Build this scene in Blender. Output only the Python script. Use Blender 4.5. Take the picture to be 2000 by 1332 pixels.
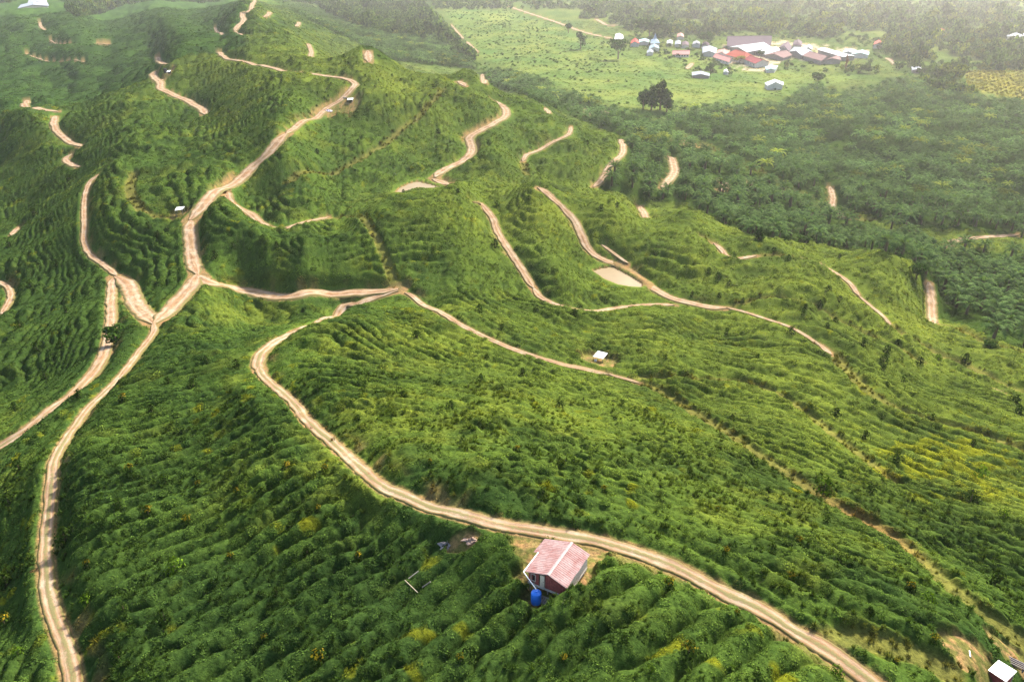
import bpy, bmesh, math, random
import numpy as np
from mathutils import Vector, Matrix

for o in list(bpy.data.objects):
    bpy.data.objects.remove(o)
SC = bpy.context.scene
COL = SC.collection
RNG = np.random.default_rng(11)
random.seed(7)

# ---------------------------------------------------------------- camera, sky, sun, exposure
CAM_Z, FPX, PITCH = 130.0, 1540.0, math.radians(27.0)
cam_data = bpy.data.cameras.new('camera')
cam = bpy.data.objects.new('camera', cam_data)
COL.objects.link(cam)
cam.location = (0, 0, CAM_Z)
cam.rotation_euler = (math.pi/2 - PITCH, 0, 0)
cam_data.sensor_width = 36.0
cam_data.lens = FPX/2000*36
cam_data.clip_start = 1.0
cam_data.clip_end = 20000
SC.camera = cam

SUN_AZ, SUN_EL = math.radians(32), math.radians(36)      # azimuth clockwise from +Y (view direction)
world = bpy.data.worlds.new('World'); SC.world = world
world.use_nodes = True
wn = world.node_tree
bg = wn.nodes['Background']
sky = wn.nodes.new('ShaderNodeTexSky')
sky.sky_type = 'NISHITA'
sky.sun_disc = False
sky.sun_elevation = SUN_EL
sky.sun_rotation = SUN_AZ
sky.air_density = 1.2; sky.dust_density = 3.0; sky.ozone_density = 1.0
wn.links.new(sky.outputs[0], bg.inputs[0])
bg.inputs[1].default_value = 0.14

sun_data = bpy.data.lights.new('sun', 'SUN')
sun = bpy.data.objects.new('sun', sun_data); COL.objects.link(sun)
sun_dir = Vector((math.sin(SUN_AZ)*math.cos(SUN_EL), math.cos(SUN_AZ)*math.cos(SUN_EL), math.sin(SUN_EL)))
sun.rotation_euler = sun_dir.to_track_quat('Z', 'Y').to_euler()
sun_data.energy = 5.0
sun_data.angle = math.radians(4.0)
sun_data.color = (1.0, 0.93, 0.80)
SC.view_settings.view_transform = 'Standard'
SC.view_settings.look = 'None'
SC.view_settings.exposure = 1.6
SC.view_settings.gamma = 1.0
SC.view_settings.use_curve_mapping = False
SC.render.engine = 'CYCLES'
SC.cycles.use_denoising = True
SC.cycles.denoising_input_passes = 'RGB_ALBEDO_NORMAL'
SC.cycles.denoising_prefilter = 'NONE'
SC.cycles.adaptive_threshold = 0.004
SC.cycles.max_bounces = 6
SC.cycles.diffuse_bounces = 3
SC.cycles.transmission_bounces = 3
SC.cycles.transparent_max_bounces = 8
SC.cycles.volume_bounces = 0
HAZE = 0.000065

# ---------------------------------------------------------------- helpers
CP, SP = math.cos(PITCH), math.sin(PITCH)
def pix_dir(u, v):
    """photo pixel (2000 x 1332) -> world direction (x, y, z)"""
    a = (np.asarray(u, float)-1000)/FPX; t = (666-np.asarray(v, float))/FPX
    return a, CP + t*SP, -SP + t*CP
def pix_at_z(u, v, z):
    x, y, w = pix_dir(u, v)
    k = (z-CAM_Z)/w
    return x*k, y*k
def world_to_pix(x, y, z):
    d = z-CAM_Z
    fwd = y*CP - d*SP
    up = y*SP + d*CP
    return 1000+FPX*x/fwd, 666-FPX*up/fwd

_perm = RNG.permutation(512).astype(np.int32)
_perm = np.concatenate([_perm, _perm, _perm])
_ga = RNG.random(512)*2*math.pi
_gx, _gy = np.cos(_ga), np.sin(_ga)
def perlin(x, y):
    xi = np.floor(x).astype(np.int64); yi = np.floor(y).astype(np.int64)
    xf = x-xi; yf = y-yi
    u = xf*xf*xf*(xf*(xf*6-15)+10); v = yf*yf*yf*(yf*(yf*6-15)+10)
    def g(ix, iy, dx, dy):
        h = _perm[_perm[ix & 511] + (iy & 511)]
        return _gx[h]*dx + _gy[h]*dy
    a = g(xi, yi, xf, yf); b = g(xi+1, yi, xf-1, yf)
    c = g(xi, yi+1, xf, yf-1); d = g(xi+1, yi+1, xf-1, yf-1)
    return (a+(b-a)*u + ((c+(d-c)*u)-(a+(b-a)*u))*v)*1.5
def fbm(x, y, n=3, lac=2.03, gain=0.5):
    s = 0; a = 1
    for k in range(n):
        s = s + a*perlin(x+17.3*k, y-9.1*k); x = x*lac; y = y*lac; a *= gain
    return s
def sstep(a, b, x):
    t = np.clip((x-a)/(b-a), 0, 1)
    return t*t*(3-2*t)

# ---------------------------------------------------------------- terrain: control heights read off the photograph
CTRL = [ # (u, v, z) visible ground
 # main ridge and its roads
 (490,0,66),(474,26,66),(450,110,62),(500,60,64),(600,110,63),(720,110,60),(690,165,65),(560,261,61),(448,364,57),(371,430,53),
 (376,508,51),(385,548,51),(600,150,66),(330,120,57),(650,280,51),(800,220,54),(850,150,57),(930,142,52),(967,198,48),(988,227,46),
 (916,269,43),(853,341,41),(1060,215,42),(1118,240,39),(1105,266,38),(1031,301,36),(1026,343,34),(1213,282,30),(1189,329,28),
 (1160,367,27),(650,380,45),(750,340,43),(950,290,43),(985,320,39),
 # spur in front of the side valley
 (600,453,56),(480,480,54),(700,445,54),(500,410,48),(472,410,49),(450,385,53),(560,445,49),(640,425,48),(525,577,46),(640,573,46),(744,568,49),(413,552,50),
 (740,500,52),(560,522,51),(650,522,51),(700,546,48),(600,490,55),(520,500,53),(680,482,54),(460,520,50),(440,500,52),(480,548,47),
 # knoll
 (815,394,50),(842,377,40.6),(800,383,40.6),(870,372,46),(900,358,53),(1060,369,50),(1200,389,43),(1330,413,37),(1460,473,33),(750,405,52),(850,450,53),(900,550,51),(940,400,50),
 (996,491,46),(1042,564,43),(1150,608,41),(1315,596,38),(1080,388,48),(1136,459,43),(1245,550,38),(1165,525,38),(1205,520,38),(1419,601,36.5),(1080,500,46),
 (1300,500,39),(815,365,40),(790,372,40),(850,360,40.3),
 # right hill
 (1510,481,36),(1700,501,32),(1775,515,28),(1800,600,25),(1823,631,22),(1600,560,37),(1678,578,34),(1500,560,36),(1900,680,26),(1995,695,24),
 (1629,697,41),(1510,627,38),(1790,820,44),(1965,773,36),(2000,885,45),(1825,700,34),
 (1175,712,50),(1300,650,44),(1400,700,45),(1450,760,49),(1600,850,53),(1750,920,53),(1900,930,50),(1300,775,54),(1500,905,62),(1750,1062,68),
 (2000,1270,71),(1900,1100,63),(2000,1050,57),
 # foreground hill
 (1000,760,63),(770,620,53.5),(900,700,58),(700,760,68),(1100,870,73),(1300,1000,78),(1600,1150,79),(1090,1100,82.5),(900,1000,82),
 (740,944,79),(602,823,72),(505,705,63),(650,615,52.5),(700,592,50.5),(550,640,57),(400,800,65.5),(300,900,67.5),(500,1000,73.3),(300,1200,75),(700,1200,78.5),(700,1060,76.6),(900,1200,80.2),(500,1332,77.3),(600,1100,76),(400,1100,74.3),(850,1060,80),
 (100,900,67),(150,1332,74.8),(1000,1332,81.6),(1300,1180,82.5),(1300,1332,83.2),(1500,1332,83.5),(1900,1300,78),(89,1093,70),(0,1332,71),(0,1100,63),(0,880,54),(1065,697,53),
 (184,725,54),(217,603,50),(301,640,53),(250,715,58),(50,750,45),(0,600,37),(100,600,43),(100,480,38),(0,450,28),(165,430,46),(300,480,51),
 (285,560,48),(190,341,47.5),(0,300,26),(100,370,36),(250,350,52),
 # left flank of the ridge
 (140,285,40),(60,205,38),(0,215,31),(200,200,44),(315,165,52),(400,224,48),(300,250,50),(145,320,40),(250,300,50),(350,200,47),
 # far left hill
 (0,140,8),(100,120,12),(300,50,40),(150,60,30),(400,15,41),(0,60,20),(220,90,22),(265,78,31),(315,60,43),(10,25,22),(95,61,25),
 # plain and palms
 (1050,192,14),(1200,232,10),(1300,320,13),(1250,372,19),(1400,420,18),(1600,462,12),(1750,480,9),(1800,450,4),(2000,480,2),(1900,560,10),(2000,640,14),
 (2000,400,0),(2000,200,0),(1700,300,5),(1640,410,3),(1500,250,2),(1350,300,4),(1000,130,2),(1200,150,0),(1200,60,0),(1500,60,0),(1800,60,0),
 (2000,60,0),(1000,40,0),(800,60,3),(700,20,4),(900,100,0),(620,60,32),(700,90,18),(580,30,36),(1500,150,0),(1700,150,0),(1350,130,0),
]
HID = [ # (u, y, z) ground hidden behind crests
 (100,720,8),(300,900,20),(0,640,14),(200,760,16),(400,1100,30),(1060,315,35),(1200,322,27),(815,300,43),(930,300,44),
 (850,560,38),(930,620,16),(720,640,30),(1120,500,22),(1215,480,18),(540,1100,44),(470,1150,50),(1460,300,24),(1700,285,20),(1330,325,24),
 (560,226,49),(650,232,48),(1250,300,30),(1780,285,18),(1830,240,17),(2000,215,16),(1400,1600,0),(600,2200,0),(0,2200,0),(2000,2200,0),(1000,2200,0),
 (200,1700,0),(400,1800,5),(1000,33,82.5),(300,30,77.5),(-400,120,45),(2400,120,40),(-400,300,20),(2400,260,5),(-300,900,0),(2300,900,0),(0,60,66),(2000,40,70),
 (1000,4500,0),(-500,4500,0),(2500,4500,0),(1000,20,84),(1000,10,84),
]
S_H = 85.0
def s_of_r(r): return np.arctan(r/S_H)
pts = []
for u, v, z in CTRL:
    x, y = pix_at_z(u, v, z); pts.append((x, y, z))
for u, y, z in HID:
    k = y*CP + (CAM_Z-z)*SP
    pts.append(((u-1000)/FPX*k, y, z))
pts = np.array(pts)
pt_th = np.arctan2(pts[:, 0], pts[:, 1]); pt_s = s_of_r(np.hypot(pts[:, 0], pts[:, 1]))
C2 = 0.03**2
def _k(a, b): return np.sqrt((a[0][:, None]-b[0][None])**2 + (a[1][:, None]-b[1][None])**2 + C2)
_A = _k((pt_th, pt_s), (pt_th, pt_s))
n = len(pts)
_M = np.zeros((n+1, n+1)); _M[:n, :n] = _A - np.eye(n)*0.0008; _M[:n, n] = 1; _M[n, :n] = 1
_w = np.linalg.solve(_M, np.append(pts[:, 2], 0))
def base_height(th, s):
    th = th.ravel(); s = s.ravel(); out = np.empty(len(th))
    for i in range(0, len(th), 20000):
        out[i:i+20000] = _k((th[i:i+20000], s[i:i+20000]), (pt_th, pt_s)) @ _w[:n] + _w[n]
    return out

# polar grid: dense in view, coarse beyond it
NC = 1010
th_core = np.radians(np.linspace(-45, 45, NC))
side = np.radians(45+np.cumsum(np.linspace(0.4, 6.0, 20)))
TH = np.concatenate([-side[::-1], th_core, side])
r_core = S_H*np.tan(np.linspace(s_of_r(36.0), s_of_r(2600.0), 770))
R = np.concatenate([np.linspace(4, 35, 12), r_core, [2900, 3300, 3900, 4800, 6000, 8000]])
nr, nc = len(R), len(TH)
TT, RR = np.meshgrid(TH, R)          # [row, col]
X = np.sin(TT)*RR; Y = np.cos(TT)*RR
Z0 = base_height(TT, s_of_r(RR)).reshape(nr, nc)
Z0 = np.where(Z0 < 1.0, np.log1p(np.exp(np.clip((Z0-1.0), -30, 0)))*1.44, Z0)
far = sstep(900, 1600, RR)*0
Z0 = Z0 + (0.8*fbm(X/45, Y/45, 3) + sstep(90, 200, RR)*(2.6*perlin(X/47+2, Y/47) + 1.3*perlin(X/23, Y/23+6)))*sstep(3, 20, Z0)
Z0 = Z0 + 5.5*fbm(X/95+4, Y/95, 2)*sstep(300, 420, RR)*sstep(780, 620, RR)*sstep(0.06, 0.2, TT)*sstep(24, 12, Z0)
SURF = Z0.copy()

def col_of(th): return np.interp(th, TH, np.arange(nc))
def row_of(r): return np.interp(r, R, np.arange(nr))
def surf_at(x, y, S=None):
    S = SURF if S is None else S
    c = np.clip(col_of(np.arctan2(x, y)), 0, nc-1.001); r = np.clip(row_of(np.hypot(x, y)), 0, nr-1.001)
    i = r.astype(int); j = c.astype(int); a = r-i; b = c-j
    return (S[i, j]*(1-a)*(1-b)+S[i+1, j]*a*(1-b)+S[i, j+1]*(1-a)*b+S[i+1, j+1]*a*b)
def cast(u, v, S=None):
    """photo pixel -> first hit on the terrain surface"""
    S = SURF if S is None else S
    dx, dy, dz = (float(q) for q in pix_dir(u, v))
    h = math.hypot(dx, dy); c = float(np.clip(col_of(math.atan2(dx, dy)), 0, nc-1.001)); j = int(c); b = c-j
    prof = S[:, j]*(1-b)+S[:, j+1]*b
    d = CAM_Z + dz/h*R - prof
    k = np.nonzero(d[12:] <= 0)[0]
    if len(k) == 0: return None
    k = k[0]+12
    a = d[k-1]/(d[k-1]-d[k]) if d[k-1] > 0 else 1.0
    r = R[k-1]+(R[k]-R[k-1])*a
    return np.array([dx/h*r, dy/h*r, CAM_Z+dz/h*r])
# ---------------------------------------------------------------- dirt tracks traced on the ground
# (kind, half width in metres, [(u, v) ...]); kind: 'track' bare soil, 'trail' a grassed-over bench
TR = [
 ('track',2.6,[(497,-6),(493,9),(474,26),(476,40),(459,61)]),
 ('track',1.6,[(420,52),(424,62),(436,72),(430,78)]),
 ('track',1.2,[(459,61),(470,67),(486,72)]),
 ('track',1.8,[(427,102),(436,109),(455,117),(490,124),(535,133),(592,142),(648,150),(691,161),(688,172),(665,196),(637,213),(595,235),(560,261)]),
 ('track',2.5,[(560,261),(525,298),(490,330),(448,364),(396,402),(372,430)]),
 ('track',2.0,[(372,430),(371,450),(373,470),(376,508),(386,535)]),
 ('track',2.2,[(386,535),(372,560),(350,584),(326,610),(301,631)]),
 ('track',0.75,[(301,631),(299,650),(280,676),(248,718),(210,760),(168,802),(140,841),(119,873),(105,901),(101,940),(97,981),(91,1041),(89,1093),(94,1153),(106,1202),(122,1244),(135,1286),(142,1332),(150,1370)]),
 ('track',2.2,[(301,631),(282,612),(266,594),(258,575),(252,558),(238,545),(224,540)]),
 ('track',1.25,[(224,540),(218,560),(217,603),(215,638),(206,683),(196,705),(184,725),(168,743),(140,771),(98,802),(52,838),(10,866),(-30,890)]),
 ('track',1.0,[(228,538),(200,515),(175,495),(164,470),(165,440),(164,413),(166,385),(175,357),(192,341)]),
 ('track',2.3,[(386,537),(405,548),(430,555),(451,561),(490,570),(525,577),(574,577),(630,573),(696,571),(744,569),(778,564)]),
 ('track',1.5,[(778,566),(740,578),(700,592),(665,609),(630,627),(577,648)]),
 ('track',1.15,[(585,645),(560,656),(537,668),(510,690),(504,711),(509,726)]),
 ('track',0.82,[(506,716),(513,733),(539,757),(574,788),(602,823),(647,862),(690,901),(740,944),(800,973),(880,998),(950,1017),(1050,1037),(1150,1053),(1230,1075),(1300,1099),(1352,1124),(1422,1161),(1475,1185),(1545,1227),(1597,1256),(1650,1291),(1702,1329),(1750,1366)]),
 ('track',0.8,[(790,572),(807,579),(853,606),(895,631),(930,650),(965,666),(1000,681),(1052,698),(1098,711),(1140,721),(1189,731)]),
 ('track',2.2,[(895,159),(903,163),(909,169)]),
 ('track',2.2,[(962,194),(975,202),(987,213),(987,227),(965,241),(940,254),(917,269),(922,290),(912,308),(877,327),(858,338),(850,346)]),
 ('track',2.6,[(845,349),(862,356),(880,361)]),
 ('track',1.3,[(1115,248),(1113,258),(1105,266),(1070,283),(1031,301),(1021,315)]),
 ('trail',1.3,[(1021,315),(1024,330),(1028,345)]),
 ('track',1.8,[(1213,272),(1217,285),(1216,299),(1204,312),(1189,327),(1176,350),(1159,365)]),
 ('track',2.6,[(1303,305),(1313,312),(1318,332),(1308,350),(1294,368)]),
 ('track',1.5,[(1066,212),(1072,223)]),
 ('track',2.2,[(942,145),(946,164)]),
 ('track',2.6,[(718,99),(721,122)]),
 ('track',1.2,[(923,392),(940,400),(961,424),(974,457),(996,491),(1021,529),(1042,562)]),
 ('track',1.0,[(1042,562),(1052,576),(1066,586),(1098,599),(1150,608),(1210,601),(1280,595),(1318,596)]),
 ('track',1.5,[(1050,366),(1065,373),(1080,388),(1096,402),(1122,431),(1136,459),(1150,487),(1175,506),(1210,519),(1245,540),(1280,565),(1315,583),(1352,592),(1387,600),(1419,601)]),
 ('track',0.6,[(1419,601),(1457,610),(1510,627),(1562,648),(1604,676)]),
 ('trail',1.3,[(1604,676),(1629,697),(1650,725),(1685,760),(1737,795),(1790,820),(1895,848),(2010,888)]),
 ('track',0.7,[(1175,477),(1203,498),(1227,515)]),
 ('track',0.9,[(1600,672),(1612,682),(1624,692)]),
 ('trail',0.9,[(1366,459),(1394,473),(1408,485)]),
 ('track',1.0,[(1394,474),(1410,488),(1418,499),(1434,505),(1457,503),(1478,499)]),
 ('trail',1.0,[(1478,499),(1510,498),(1545,505),(1580,510)]),
 ('track',0.8,[(1560,506),(1597,515),(1632,533),(1657,550),(1678,578)]),
 ('track',0.55,[(1678,578),(1700,597),(1720,613),(1740,635)]),
 ('trail',1.2,[(1740,635),(1755,652),(1825,690),(1895,720),(1960,755),(2010,775)]),
 ('track',0.8,[(1928,757),(1948,764),(1966,773)]),
 ('track',1.5,[(1814,550),(1818,575),(1820,610),(1823,632)]),
 ('track',1.8,[(1621,364),(1627,385),(1626,402),(1639,416),(1660,428)]),
 ('track',1.8,[(1845,492),(1852,480),(1862,471),(1902,465),(1958,461),(1990,458)]),
 ('track',2.5,[(52,196),(50,210),(77,213),(114,219)]),
 ('track',2.0,[(107,227),(106,246),(122,266),(140,280),(157,286)]),
 ('track',1.7,[(140,300),(129,311),(138,320),(154,326)]),
 ('track',2.4,[(308,112),(312,121),(329,126)]),
 ('track',2.5,[(308,137),(299,146),(304,154),(313,161),(314,173),(336,184),(367,197),(392,211),(401,224)]),
 ('track',1.8,[(318,155),(311,160)]),
 ('track',1.2,[(36,444),(28,452),(23,460)]),
 ('track',1.0,[(-8,548),(10,556),(19,567),(20,582),(3,613)]),
 ('trail',1.4,[(262,340),(254,368),(265,402),(297,423),(350,429)]),
 ('track',1.6,[(441,373),(448,389),(472,408),(493,421),(507,434),(525,443)]),
 ('track',1.0,[(525,443),(560,445),(612,430),(642,424)]),
 ('trail',1.0,[(642,424),(690,428),(722,448),(745,490),(762,535),(775,560)]),
 ('trail',1.3,[(867,178),(825,224),(790,250),(737,294),(685,327),(650,343),(560,362)]),
 ('track',0.5,[(1189,731),(1220,739),(1250,748)]),
 ('trail',0.8,[(1250,748),(1300,775),(1380,825),(1500,905),(1620,985),(1750,1062),(1880,1170),(2005,1272)]),
 ('trail',0.7,[(1250,740),(1330,745),(1430,748),(1500,765),(1580,815),(1650,870),(1750,950)]),
 ('trail',0.8,[(1419,601),(1460,590),(1520,586),(1580,598),(1640,630),(1700,660),(1800,712)]),
 ('trail',0.8,[(1597,1256),(1660,1250),(1720,1262),(1800,1290),(1850,1320)]),
 ('track',3.6,[(940,-6),(981,8),(1017,21),(1087,44),(1140,63),(1200,77)]),
 ('track',1.8,[(881,49),(895,65),(905,76)]),
 ('track',2.2,[(912,82),(922,92),(933,102)]),
 ('trail',6.0,[(826,-5),(856,35),(881,60),(916,96),(945,132)]),
 ('track',2.0,[(78,44),(80,52),(95,61)]),
 ('track',1.5,[(98,79),(130,86),(158,89),(200,86),(245,81)]),
 ('track',1.5,[(35,105),(52,106),(80,116),(105,122),(165,122)]),
 ('track',3.0,[(1342,135),(1346,130),(1352,124)]),
 ('track',3.0,[(1705,112),(1730,114),(1744,121),(1750,128)]),
 ('track',2.4,[(1143,212),(1148,226)]),
 ('track',2.2,[(1176,216),(1190,221)]),
 ('track',2.5,[(1408,352),(1416,360),(1411,372)]),
 ('track',2.5,[(1463,350),(1472,362)]),
 ('track',1.8,[(1250,402),(1258,416),(1262,430)]),
 ('track',1.8,[(602,86),(608,100),(606,116)]),
 ('track',2.5,[(516,34),(522,30),(527,24)]),
 ('track',2.5,[(577,52),(583,48),(584,44)]),
 ('track',3.5,[(1165,38),(1175,44),(1190,50),(1230,48)]),
 ('trail',3.0,[(1330,262),(1400,300),(1470,330),(1540,372),(1600,405),(1700,432)]),
 ('trail',2.5,[(1823,632),(1870,650),(1940,680),(2010,700)]),
]
def cr(P, m):
    """Catmull-Rom resample of P (k,3) at about m metres"""
    P = np.array(P); Q = np.vstack([2*P[0]-P[1], P, 2*P[-1]-P[-2]]); out = []
    for i in range(1, len(Q)-2):
        a, b, c, d = Q[i-1:i+3]
        k = max(2, int(np.linalg.norm(c-b)/m))
        for t in np.arange(k)/k:
            out.append(0.5*((2*b)+(c-a)*t+(2*a-5*b+4*c-d)*t*t+(3*b-a-3*c+d)*t**3))
    out.append(P[-1])
    return np.array(out)
TRACKS = []
for kind, hw, pp in TR:
    P = [cast(u, v, Z0) for u, v in pp]
    P = [p for p in P if p is not None]
    # drop jumps across a crest
    r0 = np.hypot(P[0][0], P[0][1])
    Q = cr(P, 0.6 if r0 < 150 else 1.2 if r0 < 500 else 3.0)
    z = surf_at(Q[:, 0], Q[:, 1], Z0)
    k = max(3, int(6/max(0.3, np.linalg.norm(Q[1]-Q[0]))))|1
    zp = np.pad(z, k//2, mode='edge')
    Q[:, 2] = np.convolve(zp, np.ones(k)/k, 'valid')
    TRACKS.append((kind, hw, Q))
    if '--dbg' in __import__('sys').argv: print(kind, pp[0], np.round(np.linalg.norm(np.diff(np.array(P), axis=0), axis=1)))
# signed distance to the nearest bare track edge / trail edge, and that track's level
D_TRACK = np.full((nr, nc), 99.0); D_TRAIL = np.full((nr, nc), 99.0); ZN = np.zeros((nr, nc)); ZW = np.zeros((nr, nc))
REACH = 7.0
for kind, hw, Q in TRACKS:
    th = np.arctan2(Q[:, 0], Q[:, 1]); rr = np.hypot(Q[:, 0], Q[:, 1])
    for i in range(len(Q)-1):
        reach = REACH+hw+0.01*rr[i]
        dth = reach/rr[i]*1.1
        j0, j1 = np.searchsorted(TH, [min(th[i], th[i+1])-dth, max(th[i], th[i+1])+dth])
        i0, i1 = np.searchsorted(R, [min(rr[i], rr[i+1])-reach, max(rr[i], rr[i+1])+reach])
        if j1 <= j0 or i1 <= i0: continue
        sx = X[i0:i1, j0:j1]; sy = Y[i0:i1, j0:j1]
        a = Q[i]; b = Q[i+1]; e = b-a; l2 = e[0]**2+e[1]**2+1e-9
        t = np.clip(((sx-a[0])*e[0]+(sy-a[1])*e[1])/l2, 0, 1)
        dc = np.hypot(sx-a[0]-t*e[0], sy-a[1]-t*e[1]); d = dc-hw
        T = D_TRACK if kind == 'track' else D_TRAIL
        T[i0:i1, j0:j1] = np.minimum(T[i0:i1, j0:j1], d)
        w = (np.exp(-(dc/(0.5*hw+0.9))**2)+1e-12*np.exp(-dc))*(1 if kind == 'track' else 0.15)*math.sqrt(l2)
        ZN[i0:i1, j0:j1] += w*(a[2]+t*e[2]); ZW[i0:i1, j0:j1] += w
ZR = np.where(ZW > 0, ZN/np.maximum(ZW, 1e-30), Z0)
D_ANY = np.minimum(D_TRACK, D_TRAIL)
BANK = 2.6
wgt = np.maximum(1-sstep(0.25, BANK, D_TRACK), 0.8*(1-sstep(0.25, BANK, D_TRAIL)))
Z1 = Z0*(1-wgt) + (ZR-0.05-0.0007*np.minimum(RR, 1500))*wgt
# ---------------------------------------------------------------- ponds, clearings, land cover
def pip(px, py, poly):
    px = np.asarray(px); py = np.asarray(py); inside = np.zeros(px.shape, bool); n = len(poly)
    for i in range(n):
        x1, y1 = poly[i]; x2, y2 = poly[(i+1) % n]
        c = ((y1 > py) != (y2 > py)) & (px < (x2-x1)*(py-y1)/((y2-y1) if y2 != y1 else 1e-9)+x1)
        inside ^= c
    return inside
def seg_dist(px, py, poly):
    d = np.full(np.shape(px), 1e9); n = len(poly)
    for i in range(n):
        ax, ay = poly[i]; bx, by = poly[(i+1) % n]; ex, ey = bx-ax, by-ay
        t = np.clip(((px-ax)*ex+(py-ay)*ey)/(ex*ex+ey*ey+1e-9), 0, 1)
        d = np.minimum(d, np.hypot(px-ax-t*ex, py-ay-t*ey))
    return d
PONDS = []
D_POND = np.full((nr, nc), 99.0)
for poly in ([(1159,530),(1175,525),(1196,522),(1226,538),(1254,555),(1253,562),(1232,561),(1209,557),(1182,546)],
             [(770,379),(783,367),(800,359),(815,355),(836,360),(857,366),(842,371),(822,374),(796,379)]):
    lev = 37.4 if poly[0][0] > 1000 else 40.7; c = np.append(np.mean([pix_at_z(u, v, lev) for u, v in poly], axis=0), lev)
    W = [tuple(float(q) for q in pix_at_z(u, v, lev)) for u, v in poly]
    near = (np.hypot(X-c[0], Y-c[1]) < 60)
    ii = np.nonzero(near)
    d = seg_dist(X[ii], Y[ii], W); ins = pip(X[ii], Y[ii], W); d = np.where(ins, -d, d)
    D_POND[ii] = np.minimum(D_POND[ii], d)
    b = sstep(5.0, 0.3, d)
    Z1[ii] = Z1[ii]*(1-b) + np.where(ins, lev-0.8, lev+np.minimum(0.9, 0.25+0.4*d))*b
    PONDS.append((lev, W))
# (u, v, radius along the view's x, radius in depth, roughness) bare or mown ground
CLEAR = [(1090,1112,3.4,3.4),(1048,1176,1.3,1.3),(1905,1290,3.0,2.7),(1975,1278,3.0,2.0),(1170,706,4.2,4.8),(352,424,4.0,5.0),(684,207,5.5,12),(640,217,5,9),(322,148,5.5,16),
         (905,1060,1.7,1.0),(1350,285,14,14),(1545,1240,1.2,1.0),(1032,1070,1.7,1.7),(1152,1088,1.6,1.6)]
D_CLEAR = np.full((nr, nc), 1.0)   # <0 inside
for u, v, ra, rb in CLEAR:
    c = cast(u, v, Z1)
    e = np.hypot((X-c[0])/ra, (Y-c[1])/rb) - 1 + 0.25*perlin(X/1.7+u, Y/1.7)
    D_CLEAR = np.minimum(D_CLEAR, e)
PALM_ZONES = [
 [(1290,222),(1400,214),(1520,206),(1590,168),(1640,186),(1700,180),(1770,150),(1840,192),(1890,190),(2030,215),(2030,470),(1900,452),(1780,446),(1690,424),(1600,395),(1540,362),(1470,322),(1400,290),(1330,256)],
 [(942,138),(1000,146),(1100,180),(1200,215),(1290,240),(1330,272),(1470,340),(1600,412),(1700,440),(1850,490),(2030,500),(2030,696),(1960,678),(1850,632),(1812,610),(1795,540),(1780,512),(1700,495),(1500,472),(1460,468),(1340,402),(1180,374),(1165,366),(1222,318),(1224,276),(1124,232),(1000,182),(950,165)],
 [(590,36),(640,60),(700,86),(730,116),(800,124),(940,138),(850,80),(740,70),(640,20),(560,0),(530,0)],
]
FOREST_ZONES = [
 [(540,-30),(835,-30),(850,36),(915,110),(938,134),(850,84),(740,72),(640,24)],
 [(955,-40),(2040,-40),(2040,80),(1880,84),(1700,78),(1640,74),(1560,72),(1440,66),(1390,76),(1330,62),(1290,78),(1240,66),(1205,54),(1120,34),(1040,12)],
 [(1700,84),(1860,86),(2040,84),(2040,140),(1890,140),(1870,172),(1900,196),(1830,188),(1770,148),(1740,132),(1750,118)],
 [(1530,129),(1560,125),(1660,132),(1720,138),(1700,152),(1640,144),(1600,139),(1540,135)],
 [(130,-30),(260,-30),(255,8),(200,30),(150,38),(130,22)],
 [(-40,-30),(40,-30),(20,8),(-40,12)],
]
FIELD = [(1000,136),(930,110),(860,10),(835,-10),(940,-5),(1010,30),(1190,82),(1250,110),(1340,95),(1400,130),(1500,135),(1600,145),(1680,150),(1560,185),(1400,212),(1300,215),(1200,205),(1100,170)]
ORCHARD = [(1885,140),(2040,140),(2040,205),(1960,190),(1890,175)]
U_, V_ = world_to_pix(X, Y, Z1)
def in_zones(u, v, zones):
    m = np.zeros(np.shape(u), bool)
    for z in zones: m |= pip(u, v, z)
    return m
okr = (RR > 200) & (np.abs(TT) < 0.75)
M_PALM = in_zones(U_, V_, PALM_ZONES) & okr
M_FOREST = in_zones(U_, V_, FOREST_ZONES) & okr
M_FIELD = pip(U_, V_, FIELD) & okr & (RR > 500)
M_ORCH = pip(U_, V_, ORCHARD) & okr
plain = sstep(14, 7, Z1)*sstep(500, 640, RR)*sstep(480, 560, U_)

def blob0(u, v, ru, rv): return np.exp(-((U_-u)/ru)**2-((V_-v)/rv)**2)
# ---------------------------------------------------------------- ground cover relief: contour rows of creeper mounds
D_ANY = np.minimum(np.minimum(D_TRACK, D_TRAIL+0.35), D_POND)
D_NT = np.minimum(D_TRACK-1.6*blob0(690,600,110,40), D_POND-1.2)
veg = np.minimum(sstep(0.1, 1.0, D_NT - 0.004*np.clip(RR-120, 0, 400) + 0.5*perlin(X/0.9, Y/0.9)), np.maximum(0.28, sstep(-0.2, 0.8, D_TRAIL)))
veg_old = sstep(0.1, 1.0, D_ANY - 0.004*np.clip(RR-120, 0, 400) + 0.5*perlin(X/0.9, Y/0.9))
veg = veg*sstep(-0.12, 0.15, D_CLEAR)
low = sstep(0.0, 0.8, D_TRAIL)          # trails keep short grass
dZr = np.gradient(Z0, axis=0)/np.gradient(RR, axis=0)
dZt = np.gradient(Z0, axis=1)/(np.gradient(TT, axis=1)*RR)
slope = np.hypot(dZr, dZt)
LL = np.exp(-((U_-420)/400)**2-((V_-1080)/280)**2)*(RR < 140)
phi = Z0/0.95 + (0.42*fbm(X/10, Y/10, 3) + 0.09*perlin(X/1.8, Y/1.8))
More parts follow.
